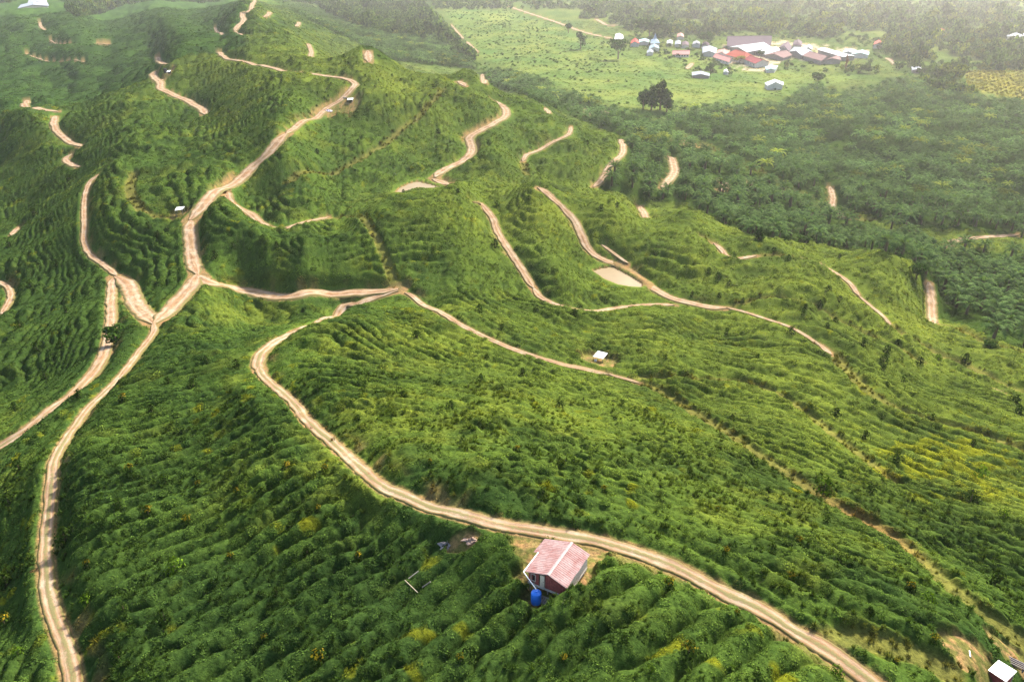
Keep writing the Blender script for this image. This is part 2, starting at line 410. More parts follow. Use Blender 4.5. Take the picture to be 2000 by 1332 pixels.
M_LL = pip(U_, V_, [(150,826),(300,662),(400,690),(480,715),(510,735),(600,832),(690,908),(745,952),(880,1004),(1050,1040),(1300,1102),(1480,1192),(1600,1262),(1720,1345),(1750,1500),(-100,1500),(150,1345),(100,1200),(88,1060),(104,930)]) & (RR < 150)
phi = np.where(M_LL, (-0.66*X+0.75*Y)/2.7 + 0.30*fbm(X/8, Y/8, 3) + 0.10*perlin(X/1.6, Y/1.6), phi)
slope = np.where(M_LL, np.maximum(slope, 0.30), slope)
rowb = np.abs(np.sin(math.pi*phi))**np.where(M_LL, 0.6, 0.8)
ramp_ = np.clip(0.30*0.95/np.maximum(slope, 0.02), 0.15, 1.1)
rowm = sstep(0.03, 0.10, slope)*(1-plain)
p1 = np.abs(fbm(X/2.5, Y/2.5, 2)); p2 = np.abs(perlin(X/1.25+7, Y/1.25)); p3 = np.abs(perlin(X/0.6, Y/0.6))
patch = 0.6+0.55*sstep(-0.5, 0.6, fbm(X/18, Y/18, 2))
farg = 1+0.3*sstep(150, 400, RR)
UB = np.exp(-((U_-1080)/480)**2-((V_-860)/230)**2)*(RR < 170)*(~M_LL)
pb = np.abs(fbm(X/3.3+40, Y/3.3, 2))
HV = (0.18 + patch*(1.05*UB*np.minimum(pb, 0.75)**0.8 + (1-0.55*UB)*(1.4+0.75*M_LL)*ramp_*rowb*rowm + (1-0.6*UB)*(0.62-0.2*rowm)*(1-0.35*M_LL)*np.minimum(p1, 0.75)**0.85 + 0.26*p2 + 0.10*p3))*farg
M_FL = (U_ < 500) & (RR > 640)
HV = np.where(M_FL, 0.5+3.2*np.abs(np.sin(math.pi*(Z0/6.5+0.5*fbm(X/50, Y/50, 2))))**0.6+1.2*np.abs(fbm(X/14, Y/14, 2)), HV*sstep(30, 110, RR+30))
HV *= (1-0.75*plain)
HV *= np.where(M_PALM | M_FOREST, 0.4, 1.0)
HV = HV*veg*(0.4+0.6*sstep(0.3, 4.0+0.01*RR, D_NT))
SURF = Z1 + HV
# ground colours (linear): deep creeper, fresh creeper, yellow grass, dry grass, soil
g_ = lambda *c: np.array(c)
DEEP, MIDG, YEL, LIME, DRY, SOIL = g_(.024,.048,.014), g_(.060,.104,.021), g_(.138,.168,.028), g_(.165,.175,.010), g_(.16,.105,.045), g_(.21,.125,.07)
def mixc(a, b, t): return a + (b-a)*t[..., None]
t1 = np.clip(0.5+0.55*fbm(X/23+3, Y/23, 3)+0.35*fbm(X/4.5, Y/4.5+9, 2), 0, 1)
t2 = sstep(0.25, 0.95, 0.5*fbm(X/38-5, Y/38+2, 2)+0.45*fbm(X/6-3, Y/6, 2)+0.28)
blue = sstep(0.2, 0.7, fbm(X/14+31, Y/14-8, 2))
COLR = mixc(np.broadcast_to(DEEP, X.shape+(3,)), MIDG, t1)
COLR = mixc(COLR, YEL, t2*0.55)
COLR = mixc(COLR, g_(.022,.052,.020), blue*0.25)
# yellower grass and painted-in sunlight on the right-hand hills and the ridge tops, deeper green in the left valley and round the hut
def blob(u, v, ru, rv): return np.exp(-((U_-u)/ru)**2-((V_-v)/rv)**2)
lit_yel = np.clip(0.75*sstep(850, 1700, U_)*sstep(1250, 700, V_)+0.6*blob(1000,420,260,90)+0.6*blob(560,130,330,50)+0.4*blob(1000,720,330,160)+0.4*blob(820,200,160,80), 0, 1)
COLR = mixc(COLR, YEL, np.clip(lit_yel*(0.27+0.55*t1), 0, 1))
deepm = np.clip(blob(120,620,260,260)+0.8*blob(300,1150,420,260)+0.8*blob(850,1280,600,120)+0.7*blob(100,70,330,70), 0, 1)  # shading of the left and near slopes, painted in as deeper green
COLR = mixc(COLR, DEEP*1.1, deepm*0.75)
lime = sstep(0.05, 0.5, fbm(X/3.5, Y/3.5, 2)+blob(1840,910,130,50)*1.1+blob(1960,985,80,30)*0.7-0.35)*np.clip(blob(1840,920,200,75)*1.6, 0, 1)
COLR = mixc(COLR, LIME, 0.6*lime)
streak = sstep(0.35, 0.65, perlin(X/2.2+50, Y/2.2))*sstep(0.1, 0.6, fbm(X/16, Y/16+40, 2))
COLR = mixc(COLR, LIME*0.85, streak*0.7*(1-deepm*0.3))
drygrass = np.clip(blob(1700,1035,120,70)*1.3, 0, 1)*sstep(1.0, -0.3, D_TRAIL)
COLR = mixc(COLR, DRY, np.clip(drygrass, 0, 1))
COLR = mixc(COLR, DRY*0.8+MIDG*0.2, 0.45*sstep(0.9, 0.0, D_TRAIL))
# plain
fld = np.clip(0.5+0.6*fbm(X/60, Y/60, 3), 0, 1)
fieldc = mixc(np.broadcast_to(g_(.055,.105,.030), X.shape+(3,)), g_(.125,.155,.042), fld)
fieldc = mixc(fieldc, g_(.05,.085,.02), sstep(0.1, 0.6, fbm(X/28, Y/28+3, 3))*0.7)
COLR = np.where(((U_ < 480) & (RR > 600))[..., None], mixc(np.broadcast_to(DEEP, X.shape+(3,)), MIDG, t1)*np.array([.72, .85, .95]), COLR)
COLR = np.where((M_FIELD)[..., None], fieldc, COLR)
COLR = np.where(((plain > 0.5) & ~M_FIELD)[..., None], fieldc*0.75, COLR)
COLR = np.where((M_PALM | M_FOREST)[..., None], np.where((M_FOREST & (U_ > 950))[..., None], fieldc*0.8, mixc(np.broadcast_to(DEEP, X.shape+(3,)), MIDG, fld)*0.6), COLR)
COLR = np.where(M_ORCH[..., None], mixc(np.broadcast_to(g_(.10,.13,.03), X.shape+(3,)), g_(.26,.22,.04), fld), COLR)
soilc = mixc(np.broadcast_to(SOIL, X.shape+(3,)), g_(.13,.10,.05), np.clip(0.5+0.8*fbm(X/1.5, Y/1.5, 3), 0, 1))
bare = np.clip(sstep(0.15, -0.25, D_CLEAR) , 0, 1)*(0.1+0.8*sstep(-0.2, 0.4, fbm(X/1.3+9, Y/1.3, 3)))
# raw cut banks beside some tracks
cut = np.clip(0.55*sstep(0.0, 0.5, fbm(X/5, Y/5+70, 2))+blob(930,262,60,40)+blob(470,340,60,60)+blob(830,345,60,25)+blob(1300,395,20,20)+0.8*blob(640,190,80,40), 0, 1)*sstep(2.6, 1.0, D_TRACK)*sstep(0.02, 0.3, Z0-ZR)*sstep(560, 460, RR)
roadm = sstep(0.5, 0.0, np.minimum(D_TRACK, D_POND-0.2))
COLR = mixc(COLR, g_(.085, .075, .030), 0.6*sstep(0.2, -0.1, D_CLEAR))
yard = pip(U_, V_, [(1375,100),(1400,118),(1440,140),(1500,142),(1530,118),(1600,124),(1690,112),(1700,100),(1600,88),(1520,80),(1420,88)]) & okr
COLR = np.where(yard[..., None], mixc(COLR, g_(.34, .28, .24), sstep(-0.25, 0.2, fbm(X/22, Y/22+8, 3))), COLR)
COLR = mixc(COLR, soilc, np.clip(np.maximum(np.maximum(bare, roadm), cut), 0, 1))
veg *= (1-cut)
# ---------------------------------------------------------------- materials
def new_mat(name, rough=0.9, spec=0.1):
    m = bpy.data.materials.new(name); m.use_nodes = True
    b = m.node_tree.nodes['Principled BSDF']
    b.inputs['Roughness'].default_value = rough
    b.inputs['Specular IOR Level'].default_value = spec
    return m, m.node_tree, b
def nd(nt, t, **kw):
    n = nt.nodes.new(t)
    for k, v in kw.items(): setattr(n, k, v)
    return n
def noise(nt, scale, detail=3, rough=0.55, coord='Object', vec=None):
    n = nd(nt, 'ShaderNodeTexNoise'); n.inputs['Scale'].default_value = scale; n.inputs['Detail'].default_value = detail
    n.inputs['Roughness'].default_value = rough
    if vec is None:
        tc = nd(nt, 'ShaderNodeTexCoord'); nt.links.new(tc.outputs[coord], n.inputs['Vector'])
    else: nt.links.new(vec, n.inputs['Vector'])
    return n.outputs['Fac']
def ramp(nt, fac, stops):
    r = nd(nt, 'ShaderNodeValToRGB'); e = r.color_ramp.elements
    for i, (p, c) in enumerate(stops):
        q = e[i] if i < 2 else e.new(p)
        q.position = p; q.color = tuple(c)+(1,) if len(c) == 3 else c
    nt.links.new(fac, r.inputs[0]); return r.outputs['Color']
def mixcol(nt, fac, a, b, mode='MIX'):
    m = nd(nt, 'ShaderNodeMix', data_type='RGBA', blend_type=mode)
    for s, v in ((0, fac), (6, a), (7, b)):
        if hasattr(v, 'is_linked') or isinstance(v, bpy.types.NodeSocket): nt.links.new(v, m.inputs[s])
        else: m.inputs[s].default_value = v if s == 0 else (tuple(v)+(1,) if len(v) == 3 else v)
    return m.outputs[2]
def bump(nt, b, h, strength, dist):
    n = nd(nt, 'ShaderNodeBump'); n.inputs['Strength'].default_value = strength; n.inputs['Distance'].default_value = dist
    nt.links.new(h, n.inputs['Height']); nt.links.new(n.outputs[0], b.inputs['Normal'])
def simple(name, c, c2=None, scale=2.0, rough=0.85, spec=0.2, metal=0.0, bumpd=0.0):
    m, nt, b = new_mat(name, rough, spec)
    b.inputs['Metallic'].default_value = metal
    c2 = c2 or tuple(q*0.72 for q in c)
    f = noise(nt, scale, 5, 0.6)
    nt.links.new(ramp(nt, f, [(0.32, c2), (0.68, c)]), b.inputs['Base Color'])
    if bumpd: bump(nt, b, f, 0.5, bumpd)
    return m
def math_(nt, op, a, b=None):
    n = nd(nt, 'ShaderNodeMath', operation=op)
    for i, v in enumerate((a, b)):
        if v is None: continue
        if isinstance(v, bpy.types.NodeSocket): nt.links.new(v, n.inputs[i])
        else: n.inputs[i].default_value = v
    return n.outputs[0]
MAT = {}
# ground: colour attribute broken up by leaf-scale noise
m, nt, b = new_mat('ground_cover', 1.0, 0.0)
a = nd(nt, 'ShaderNodeAttribute'); a.attribute_name = 'col'
f1 = noise(nt, 3.2, 6, 0.7); f2 = noise(nt, 0.7, 3, 0.6)
v1 = ramp(nt, f1, [(0.30, (.45, .45, .45)), (0.70, (1.55, 1.5, 1.3))])
v2 = ramp(nt, f2, [(0.3, (.75, .8, .8)), (0.7, (1.25, 1.2, 1.05))])
c = mixcol(nt, 1.0, mixcol(nt, 1.0, a.outputs['Color'], v1, 'MULTIPLY'), v2, 'MULTIPLY')
nt.links.new(c, b.inputs['Base Color']); bump(nt, b, f1, 0.6, 0.25)
MAT['ground'] = m
# leaves: colour from the scattered point, a little light comes through
def leaf_mat(name, attr=None, base=(.04, .09, .015), trans=0.35, var=0.35, gloss=0.0):
    m = bpy.data.materials.new(name); m.use_nodes = True; nt = m.node_tree; nt.nodes.clear()
    out = nd(nt, 'ShaderNodeOutputMaterial')
    if attr:
        a = nd(nt, 'ShaderNodeAttribute', attribute_type='INSTANCER'); a.attribute_name = attr; c = a.outputs['Color']
    else:
        oi = nd(nt, 'ShaderNodeObjectInfo')
        c = mixcol(nt, oi.outputs['Random'], tuple(q*(1-var) for q in base), tuple(q*(1+var) for q in base))
    la = nd(nt, 'ShaderNodeAttribute'); la.attribute_name = 'lv'      # per-leaf shade of green
    lv = ramp(nt, la.outputs['Fac'], [(0.0, (.30, .36, .4)), (1.0, (1.85, 1.65, 1.15))])
    c = mixcol(nt, 1.0, c, lv, 'MULTIPLY')
    d = nd(nt, 'ShaderNodeBsdfDiffuse'); nt.links.new(c, d.inputs['Color'])
    t = nd(nt, 'ShaderNodeBsdfTranslucent')
    tc = mixcol(nt, 1.0, c, (1.25, 1.3, 0.55), 'MULTIPLY'); nt.links.new(tc, t.inputs['Color'])
    mx = nd(nt, 'ShaderNodeMixShader'); mx.inputs[0].default_value = trans
    nt.links.new(d.outputs[0], mx.inputs[1]); nt.links.new(t.outputs[0], mx.inputs[2])
    res = mx.outputs[0]
    if gloss:
        g = nd(nt, 'ShaderNodeBsdfGlossy'); g.inputs['Roughness'].default_value = 0.42; g.inputs['Color'].default_value = (.9, .95, .9, 1)
        m2 = nd(nt, 'ShaderNodeMixShader'); m2.inputs[0].default_value = gloss
        nt.links.new(res, m2.inputs[1]); nt.links.new(g.outputs[0], m2.inputs[2]); res = m2.outputs[0]
    nt.links.new(res, out.inputs['Surface'])
    return m
MAT['tuft'] = leaf_mat('creeper_leaves', 'col', trans=0.2)
MAT['frond'] = leaf_mat('palm_fronds', None, (.070, .120, .046), 0.3, 0.35)
MAT['frond_stuff'] = leaf_mat('palm_fronds_far', 'col', trans=0.3)
MAT['tree_leaf'] = leaf_mat('tree_leaves', None, (.030, .062, .016), 0.25, 0.25)
MAT['tree_leaf_far'] = leaf_mat('tree_leaves_far', 'col', trans=0.25)
MAT['sapling_dark'] = leaf_mat('sapling_leaves', None, (.022, .042, .010), 0.2, 0.35)
MAT['sapling_gold'] = leaf_mat('sapling_tip_leaves', None, (.15, .12, .015), 0.3, 0.3)
MAT['sapling_green'] = leaf_mat('sapling_green_leaves', None, (.055, .105, .012), 0.3, 0.3)
MAT['bark'] = simple('bark', (.12, .085, .055), scale=6, bumpd=0.05)
# dirt track: ruts run along the strip ('t' across -1..1, 's' metres along)
m, nt, b = new_mat('dirt_track', 0.95, 0.05)
at = nd(nt, 'ShaderNodeAttribute'); at.attribute_name = 't'; at_s = nd(nt, 'ShaderNodeAttribute'); at_s.attribute_name = 's'
ag = nd(nt, 'ShaderNodeAttribute'); ag.attribute_name = 'grassy'
cx = nd(nt, 'ShaderNodeCombineXYZ')
nt.links.new(math_(nt, 'MULTIPLY', at.outputs['Fac'], 3.0), cx.inputs[0]); nt.links.new(math_(nt, 'MULTIPLY', at_s.outputs['Fac'], 0.22), cx.inputs[1])
st = noise(nt, 1.0, 5, 0.65, vec=cx.outputs[0])
f = noise(nt, 0.35, 6, 0.65); f3 = noise(nt, 2.6, 5, 0.7)
soil = ramp(nt, f, [(0.32, (.19, .095, .045)), (0.5, (.245, .155, .088)), (0.66, (.30, .235, .168))])
soil = mixcol(nt, 0.8, soil, ramp(nt, st, [(0.36, (.50, .46, .44)), (0.54, (1.1, 1.08, 1.05))]), 'MULTIPLY')
soil = mixcol(nt, 0.5, soil, ramp(nt, f3, [(0.36, (.5, .48, .46)), (0.6, (1.15, 1.15, 1.15))]), 'MULTIPLY')
rut = math_(nt, 'SUBTRACT', 1.0, math_(nt, 'MULTIPLY', math_(nt, 'ABSOLUTE', math_(nt, 'SUBTRACT', math_(nt, 'ABSOLUTE', at.outputs['Fac']), 0.46)), 3.4))
soil = mixcol(nt, math_(nt, 'MULTIPLY', rut, math_(nt, 'MULTIPLY', st, 0.75)), soil, (.345, .285, .212))
mid = math_(nt, 'SUBTRACT', 1.0, math_(nt, 'MULTIPLY', math_(nt, 'ABSOLUTE', math_(nt, 'ADD', at.outputs['Fac'], math_(nt, 'MULTIPLY', math_(nt, 'SUBTRACT', st, 0.5), 0.9))), 2.1))
mid = math_(nt, 'MULTIPLY', mid, ag.outputs['Fac'])
gm = ramp(nt, math_(nt, 'ADD', mid, math_(nt, 'MULTIPLY', math_(nt, 'SUBTRACT', f3, 0.5), 1.6)), [(0.18, (0, 0, 0)), (0.42, (1, 1, 1))])
soil = mixcol(nt, gm, soil, mixcol(nt, f3, (.10, .085, .035), (.17, .15, .07)))
edge = math_(nt, 'ADD', math_(nt, 'ABSOLUTE', at.outputs['Fac']), math_(nt, 'MULTIPLY', math_(nt, 'SUBTRACT', f3, 0.5), 0.9))
soil = mixcol(nt, ramp(nt, edge, [(0.66, (0, 0, 0)), (0.92, (1, 1, 1))]), soil, (.11, .095, .035))
nt.links.new(soil, b.inputs['Base Color']); bump(nt, b, f3, 0.5, 0.12)
MAT['track'] = m
m, nt, b = new_mat('pond_water', 0.35, 0.15)
f = noise(nt, 0.12, 3); nt.links.new(ramp(nt, f, [(0.35, (.150, .105, .045)), (0.65, (.190, .135, .062))]), b.inputs['Base Color'])
bump(nt, b, noise(nt, 2.0, 3), 0.08, 0.05)
MAT['water'] = m

# ---------------------------------------------------------------- mesh helpers
def obj(name, me, parent=None, loc=None, **props):
    o = bpy.data.objects.new(name, me); COL.objects.link(o)
    if parent is not None: o.parent = parent
    if loc is not None: o.location = loc
    for k, v in props.items(): o[k] = v
    return o
def mesh_of(name, co, faces, mats=(), smooth=False, mat_idx=None):
    me = bpy.data.meshes.new(name)
    me.from_pydata([tuple(map(float, c)) for c in co], [], [tuple(map(int, f)) for f in faces])
    for m in mats: me.materials.append(m)
    if mat_idx is not None: me.polygons.foreach_set('material_index', np.array(mat_idx, np.int32))
    if smooth: me.polygons.foreach_set('use_smooth', np.ones(len(me.polygons), bool))
    me.update(); return me
def fattr(me, name, vals, dom='POINT'):
    a = me.attributes.new(name, 'FLOAT', dom); a.data.foreach_set('value', np.asarray(vals, np.float32).ravel())
def cattr(me, name, rgb):
    a = me.attributes.new(name, 'FLOAT_COLOR', 'POINT')
    rgb = np.asarray(rgb, np.float32).reshape(-1, 3)
    a.data.foreach_set('color', np.concatenate([rgb, np.ones((len(rgb), 1), np.float32)], 1).ravel())

# ---------------------------------------------------------------- the ground
me = bpy.data.meshes.new('hills'); nv = nr*nc
me.vertices.add(nv); me.vertices.foreach_set('co', np.stack([X, Y, SURF], -1).astype(np.float32).ravel())
i_ = np.arange((nr-1)*(nc-1)); a_ = (i_//(nc-1))*nc + i_ % (nc-1)
q_ = np.stack([a_, a_+nc, a_+nc+1, a_+1], -1).astype(np.int32).ravel(); nf = len(i_)
me.loops.add(nf*4); me.polygons.add(nf)
me.loops.foreach_set('vertex_index', q_)
me.polygons.foreach_set('loop_start', np.arange(nf, dtype=np.int32)*4)
me.polygons.foreach_set('use_smooth', np.ones(nf, bool))
me.materials.append(MAT['ground']); me.update(); me.validate()
cattr(me, 'col', COLR*(1-0.28*np.clip(veg, 0, 1)*(RR < 1500)*(1-plain)*(~(M_PALM | M_FOREST)))[..., None])     # stems and litter, plus shade in the leaf gaps painted into the colour
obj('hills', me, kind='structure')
for lev, W in PONDS:
    c = np.mean(W, 0); W2 = [(c[0]+(x-c[0])*1.06, c[1]+(y-c[1])*1.06, lev) for x, y in W]
    obj('pond_water', mesh_of('pond_water', W2, [list(range(len(W2)))], [MAT['water']]), kind='structure')

# ---------------------------------------------------------------- track ribbons
T_ = np.array([-1.12, -0.95, -0.75, -0.5, -0.2, 0, 0.2, 0.5, 0.75, 0.95, 1.12])
PROF = np.array([-0.30, -0.02, 0.02, -0.04, 0.04, 0.06, 0.04, -0.04, 0.02, -0.02, -0.30])
for kind, hw, Q in TRACKS:
    if kind != 'track': continue
    d = np.gradient(Q[:, :2], axis=0); d /= np.linalg.norm(d, axis=1, keepdims=True)+1e-9
    nrm = np.stack([d[:, 1], -d[:, 0]], -1)
    s = np.concatenate([[0], np.cumsum(np.linalg.norm(np.diff(Q[:, :2], axis=0), axis=1))])
    taper = np.clip(np.minimum(s, s[-1]-s)/max(2.0, hw*3)+0.15, 0.15, 1)**0.8
    wl = hw*taper*(1+0.28*fbm(s/4.0+hw*7, s*0+3, 3)); wr = hw*taper*(1+0.28*fbm(s/4.0-hw*5, s*0+19, 3))
    off = np.where(T_[None] < 0, T_[None]*wl[:, None], T_[None]*wr[:, None])
    px = Q[:, 0][:, None]+nrm[:, 0][:, None]*off; py = Q[:, 1][:, None]+nrm[:, 1][:, None]*off
    pz = Q[:, 2][:, None]+PROF[None]*min(1.0, hw/1.2)+0.02
    k, w = off.shape
    F = [(i*w+j, (i+1)*w+j, (i+1)*w+j+1, i*w+j+1) for i in range(k-1) for j in range(w-1)]
    me = mesh_of('dirt_track', np.stack([px, py, pz], -1).reshape(-1, 3), F, [MAT['track']], True)
    fattr(me, 't', np.broadcast_to(T_[None], off.shape)); fattr(me, 's', np.repeat(s, w)+hw*100)
    r0 = np.hypot(Q[:, 0], Q[:, 1])
    gr = np.clip(sstep(190, 90, r0)+0.35*sstep(-0.1, 0.5, fbm(s/14, s*0+5, 2)), 0, 1)*(0.6+0.5*perlin(s/9, s*0))
    fattr(me, 'grassy', np.repeat(gr, w))
    obj('dirt_track', me, kind='structure')

# ---------------------------------------------------------------- scattering
def hide_coll(name): return bpy.data.collections.new(name)
def scatter(name, P, scl, rot, col, variant, coll, **props):
    """one object whose points carry instances of the meshes in coll"""
    me = bpy.data.meshes.new(name); me.vertices.add(len(P)); me.vertices.foreach_set('co', np.asarray(P, np.float32).ravel())
    a = me.attributes.new('scl', 'FLOAT_VECTOR', 'POINT'); a.data.foreach_set('vector', np.asarray(scl, np.float32).ravel())
    a = me.attributes.new('rot', 'FLOAT_VECTOR', 'POINT'); a.data.foreach_set('vector', np.asarray(rot, np.float32).ravel())
    a = me.attributes.new('variant', 'INT', 'POINT'); a.data.foreach_set('value', np.asarray(variant, np.int32).ravel())
    cattr(me, 'col', col)
    o = obj(name, me, **props)
    g = bpy.data.node_groups.new(name, 'GeometryNodeTree')
    g.interface.new_socket('Geometry', in_out='INPUT', socket_type='NodeSocketGeometry')
    g.interface.new_socket('Geometry', in_out='OUTPUT', socket_type='NodeSocketGeometry')
    gi = g.nodes.new('NodeGroupInput'); go = g.nodes.new('NodeGroupOutput')
    ci = g.nodes.new('GeometryNodeCollectionInfo'); ci.inputs[0].default_value = coll
    ci.inputs['Separate Children'].default_value = True; ci.inputs['Reset Children'].default_value = True
    ip = g.nodes.new('GeometryNodeInstanceOnPoints'); ip.inputs['Pick Instance'].default_value = True
    def na(nm, dt):
        n = g.nodes.new('GeometryNodeInputNamedAttribute'); n.data_type = dt; n.inputs[0].default_value = nm
        return next(s for s in n.outputs if s.enabled and s.name == 'Attribute')
    er = g.nodes.new('FunctionNodeEulerToRotation')
    L = g.links.new
    L(gi.outputs[0], ip.inputs['Points']); L(ci.outputs[0], ip.inputs['Instance'])
    L(na('variant', 'INT'), ip.inputs['Instance Index']); L(na('rot', 'FLOAT_VECTOR'), er.inputs[0]); L(er.outputs[0], ip.inputs['Rotation'])
    L(na('scl', 'FLOAT_VECTOR'), ip.inputs['Scale']); L(ip.outputs[0], go.inputs[0])
    md = o.modifiers.new('scatter', 'NODES'); md.node_group = g
    return o
def leaf_cloud(centers, normals, size, rng, droop=0.3, aspect=0.55):
    """folded leaf quads; returns verts, faces, per-face shade"""
    co, fa, lv = [], [], []
    for c, n in zip(centers, normals):
        n = Vector(n).normalized(); up = Vector((0, 0, 1))
        ax = n.cross(Vector(rng.normal(size=3))).normalized()
        bx = n.cross(ax).normalized()
        s = size*rng.uniform(0.7, 1.3); c = Vector(c)
        b = len(co)
        co += [c-ax*s*0.5, c+bx*s*aspect*0.5-n*s*0.08, c+ax*s*0.5-up*s*droop*0.4, c-bx*s*aspect*0.5-n*s*0.08]
        fa += [(b, b+1, b+2, b+3)]; lv.append(rng.random())
    return co, fa, lv
def tuft(name, kind, seed):
    rng = np.random.default_rng(seed)
    if kind == 'creeper':
        C, N = [], []
        for k in range(66):
            a = rng.random()*2*math.pi; r = math.sqrt(rng.random())*0.70
            h = 0.13*(1-(r/0.72)**2)*rng.uniform(0.2, 1.3)
            C.append((r*math.cos(a), r*math.sin(a), h)); N.append((r*math.cos(a)*0.7+rng.normal()*0.26, r*math.sin(a)*0.7+rng.normal()*0.26, 1.0))
        co, fa, lv = leaf_cloud(C, N, 0.215, rng, 0.4, 0.75)
    else:   # grass: arching blades
        co, fa, lv = [], [], []
        for k in range(42):
            a = rng.random()*2*math.pi; r = rng.random()*0.3; L = rng.uniform(0.3, 0.7); lean = rng.uniform(0.25, 0.9)
            x, y = r*math.cos(rng.random()*6.3), r*math.sin(rng.random()*6.3); dx, dy = math.cos(a), math.sin(a); w = 0.035
            b = len(co)
            for t, wd in ((0, 1), (0.55, 0.9), (1, 0.15)):
                rr_ = lean*L*t*t; h = L*(t-0.32*t*t*lean)
                co += [(x+dx*rr_-dy*w*wd, y+dy*rr_+dx*w*wd, h), (x+dx*rr_+dy*w*wd, y+dy*rr_-dx*w*wd, h)]
            fa += [(b, b+1, b+3, b+2), (b+2, b+3, b+5, b+4)]; v = rng.random(); lv += [v, v]
    me = mesh_of(name, co, fa, [MAT['tuft']]); fattr(me, 'lv', lv, 'FACE'); return me
tufts = hide_coll('tufts')
for i in range(4): tufts.objects.link(bpy.data.objects.new('a_creeper%d' % i, tuft('creeper_tuft', 'creeper', i)))
for i in range(2): tufts.objects.link(bpy.data.objects.new('b_grass%d' % i, tuft('grass_tuft', 'grass', 20+i)))
# candidate points drawn from the grid cells
cellA = np.gradient(RR, axis=0)*np.gradient(TT, axis=1)*RR
dist = np.hypot(RR, CAM_Z-SURF)
size = np.clip(0.55+0.0042*(dist-60), 0.5, 4.5)
dens = 1.45/(size**2)
dens = dens*(0.02+0.98*veg)*(1-0.92*rowm*sstep(0.66, 0.40, rowb))*(RR < 1500)*(np.abs(TT) < 0.80)*(RR > 34)*np.where(M_PALM | M_FOREST, 0.5, 1.0)*(1-0.6*plain)
n_exp = dens*cellA
cnt = RNG.poisson(np.clip(n_exp, 0, 6))
ri, ci_ = np.nonzero(cnt); rep = np.repeat(np.arange(len(ri)), cnt[ri, ci_]); ri, ci_ = ri[rep], ci_[rep]
fr = np.clip(ri+RNG.random(len(ri)), 0, nr-1.001); fc = np.clip(ci_+RNG.random(len(ri)), 0, nc-1.001)
pr = np.interp(fr, np.arange(nr), R); pt = np.interp(fc, np.arange(nc), TH)
px, py = np.sin(pt)*pr, np.cos(pt)*pr; pz = surf_at(px, py)
keep = np.ones(len(px), bool)
sz = size[ri, ci_]*RNG.uniform(0.65, 1.4, len(ri))
cl = COLR[ri, ci_]*RNG.uniform(0.62, 1.42, (len(ri), 1))
grassy = sstep(-0.1, 0.5, fbm(px/9+5, py/9, 2)+0.5*RNG.normal(size=len(px))*0.5) > RNG.random(len(px))*1.4
trailp = (D_TRAIL[ri, ci_] < 0.6)
var = np.where((grassy & (dist[ri, ci_] < 130)) | trailp, RNG.integers(4, 6, len(ri)), RNG.integers(0, 4, len(ri)))
gy = np.gradient(SURF, axis=0)/np.gradient(RR, axis=0); gx = np.gradient(SURF, axis=1)/(np.gradient(TT, axis=1)*RR)
def soft(A):
    B = A.copy(); B[1:-1, 1:-1] = (A[1:-1, 1:-1]*2+A[:-2, 1:-1]+A[2:, 1:-1]+A[1:-1, :-2]+A[1:-1, 2:])/6; return B
gy, gx = soft(gy)[ri, ci_], soft(gx)[ri, ci_]
tt_ = TT[ri, ci_]; nx = -(gy*np.sin(tt_)+gx*np.cos(tt_)); ny = -(gy*np.cos(tt_)-gx*np.sin(tt_))
nx += RNG.normal(size=len(ri))*0.10; ny += RNG.normal(size=len(ri))*0.10
az_ = np.arctan2(ny, nx); tl_ = np.arctan(np.minimum(np.hypot(nx, ny), 1.6))*0.9; sp_ = RNG.random(len(ri))*6.2832-az_
ca, sa, cb, sb, cc, sc_ = np.cos(az_), np.sin(az_), np.cos(tl_), np.sin(tl_), np.cos(sp_), np.sin(sp_)
m00 = ca*cb*cc-sa*sc_; m10 = sa*cb*cc+ca*sc_; m20 = -sb*cc; m21 = sb*sc_; m22 = cb
eul = np.stack([np.arctan2(m21, m22), np.arcsin(np.clip(-m20, -1, 1)), np.arctan2(m10, m00)], -1)
print('tufts', len(px))
scatter('ground_cover', np.stack([px, py, pz-0.10*sz], -1), np.stack([sz, sz, sz*RNG.uniform(0.7, 1.5, len(ri))], -1),
        eul, cl, var, tufts, kind='stuff')
# ---------------------------------------------------------------- oil palms
def ground(x, y): return float(surf_at(np.array([x]), np.array([y]), Z1)[0])
def frond_mesh(name, mat, seed, L=4.2, pitch=0.9, segs=7):
    rng = np.random.default_rng(seed); co, fa, lv = [], [], []
    pts_ = []
    ang = pitch; p = np.array([0.25, 0.0, 0.0]); st_ = L/segs
    for k in range(segs+1):
        pts_.append(p.copy()); p = p+np.array([math.cos(ang), 0, math.sin(ang)])*st_; ang -= 1.95/segs*(0.6+0.8*k/segs)
    for k in range(segs):
        a, c = pts_[k], pts_[k+1]; f = k/segs
        w = L*0.24*(math.sin(math.pi*min(1, f*0.9+0.14))**0.7); dr = w*0.35
        for sgn in (1, -1):
            for q in (0.0, 0.5):
                r0_ = a+(c-a)*q; r1_ = a+(c-a)*(q+0.52); b = len(co)
                tip = (r0_+r1_)/2+np.array([w*0.45, sgn*w*rng.uniform(0.85, 1.1), -dr*rng.uniform(0.3, 1.2)])
                co += [r0_, r1_, tip]; fa.append((b, b+1, b+2)); lv.append(rng.random()*0.6+0.2*f)
    b = len(co)   # midrib
    for k in (0, 3, 5, 7): co += [pts_[min(k, segs)]+np.array([0, 0.06, 0.0]), pts_[min(k, segs)]-np.array([0, 0.06, 0.0])]
    fa += [(b+2*k, b+2*k+2, b+2*k+3, b+2*k+1) for k in range(3)]; lv += [0.9]*3
    return co, fa, lv
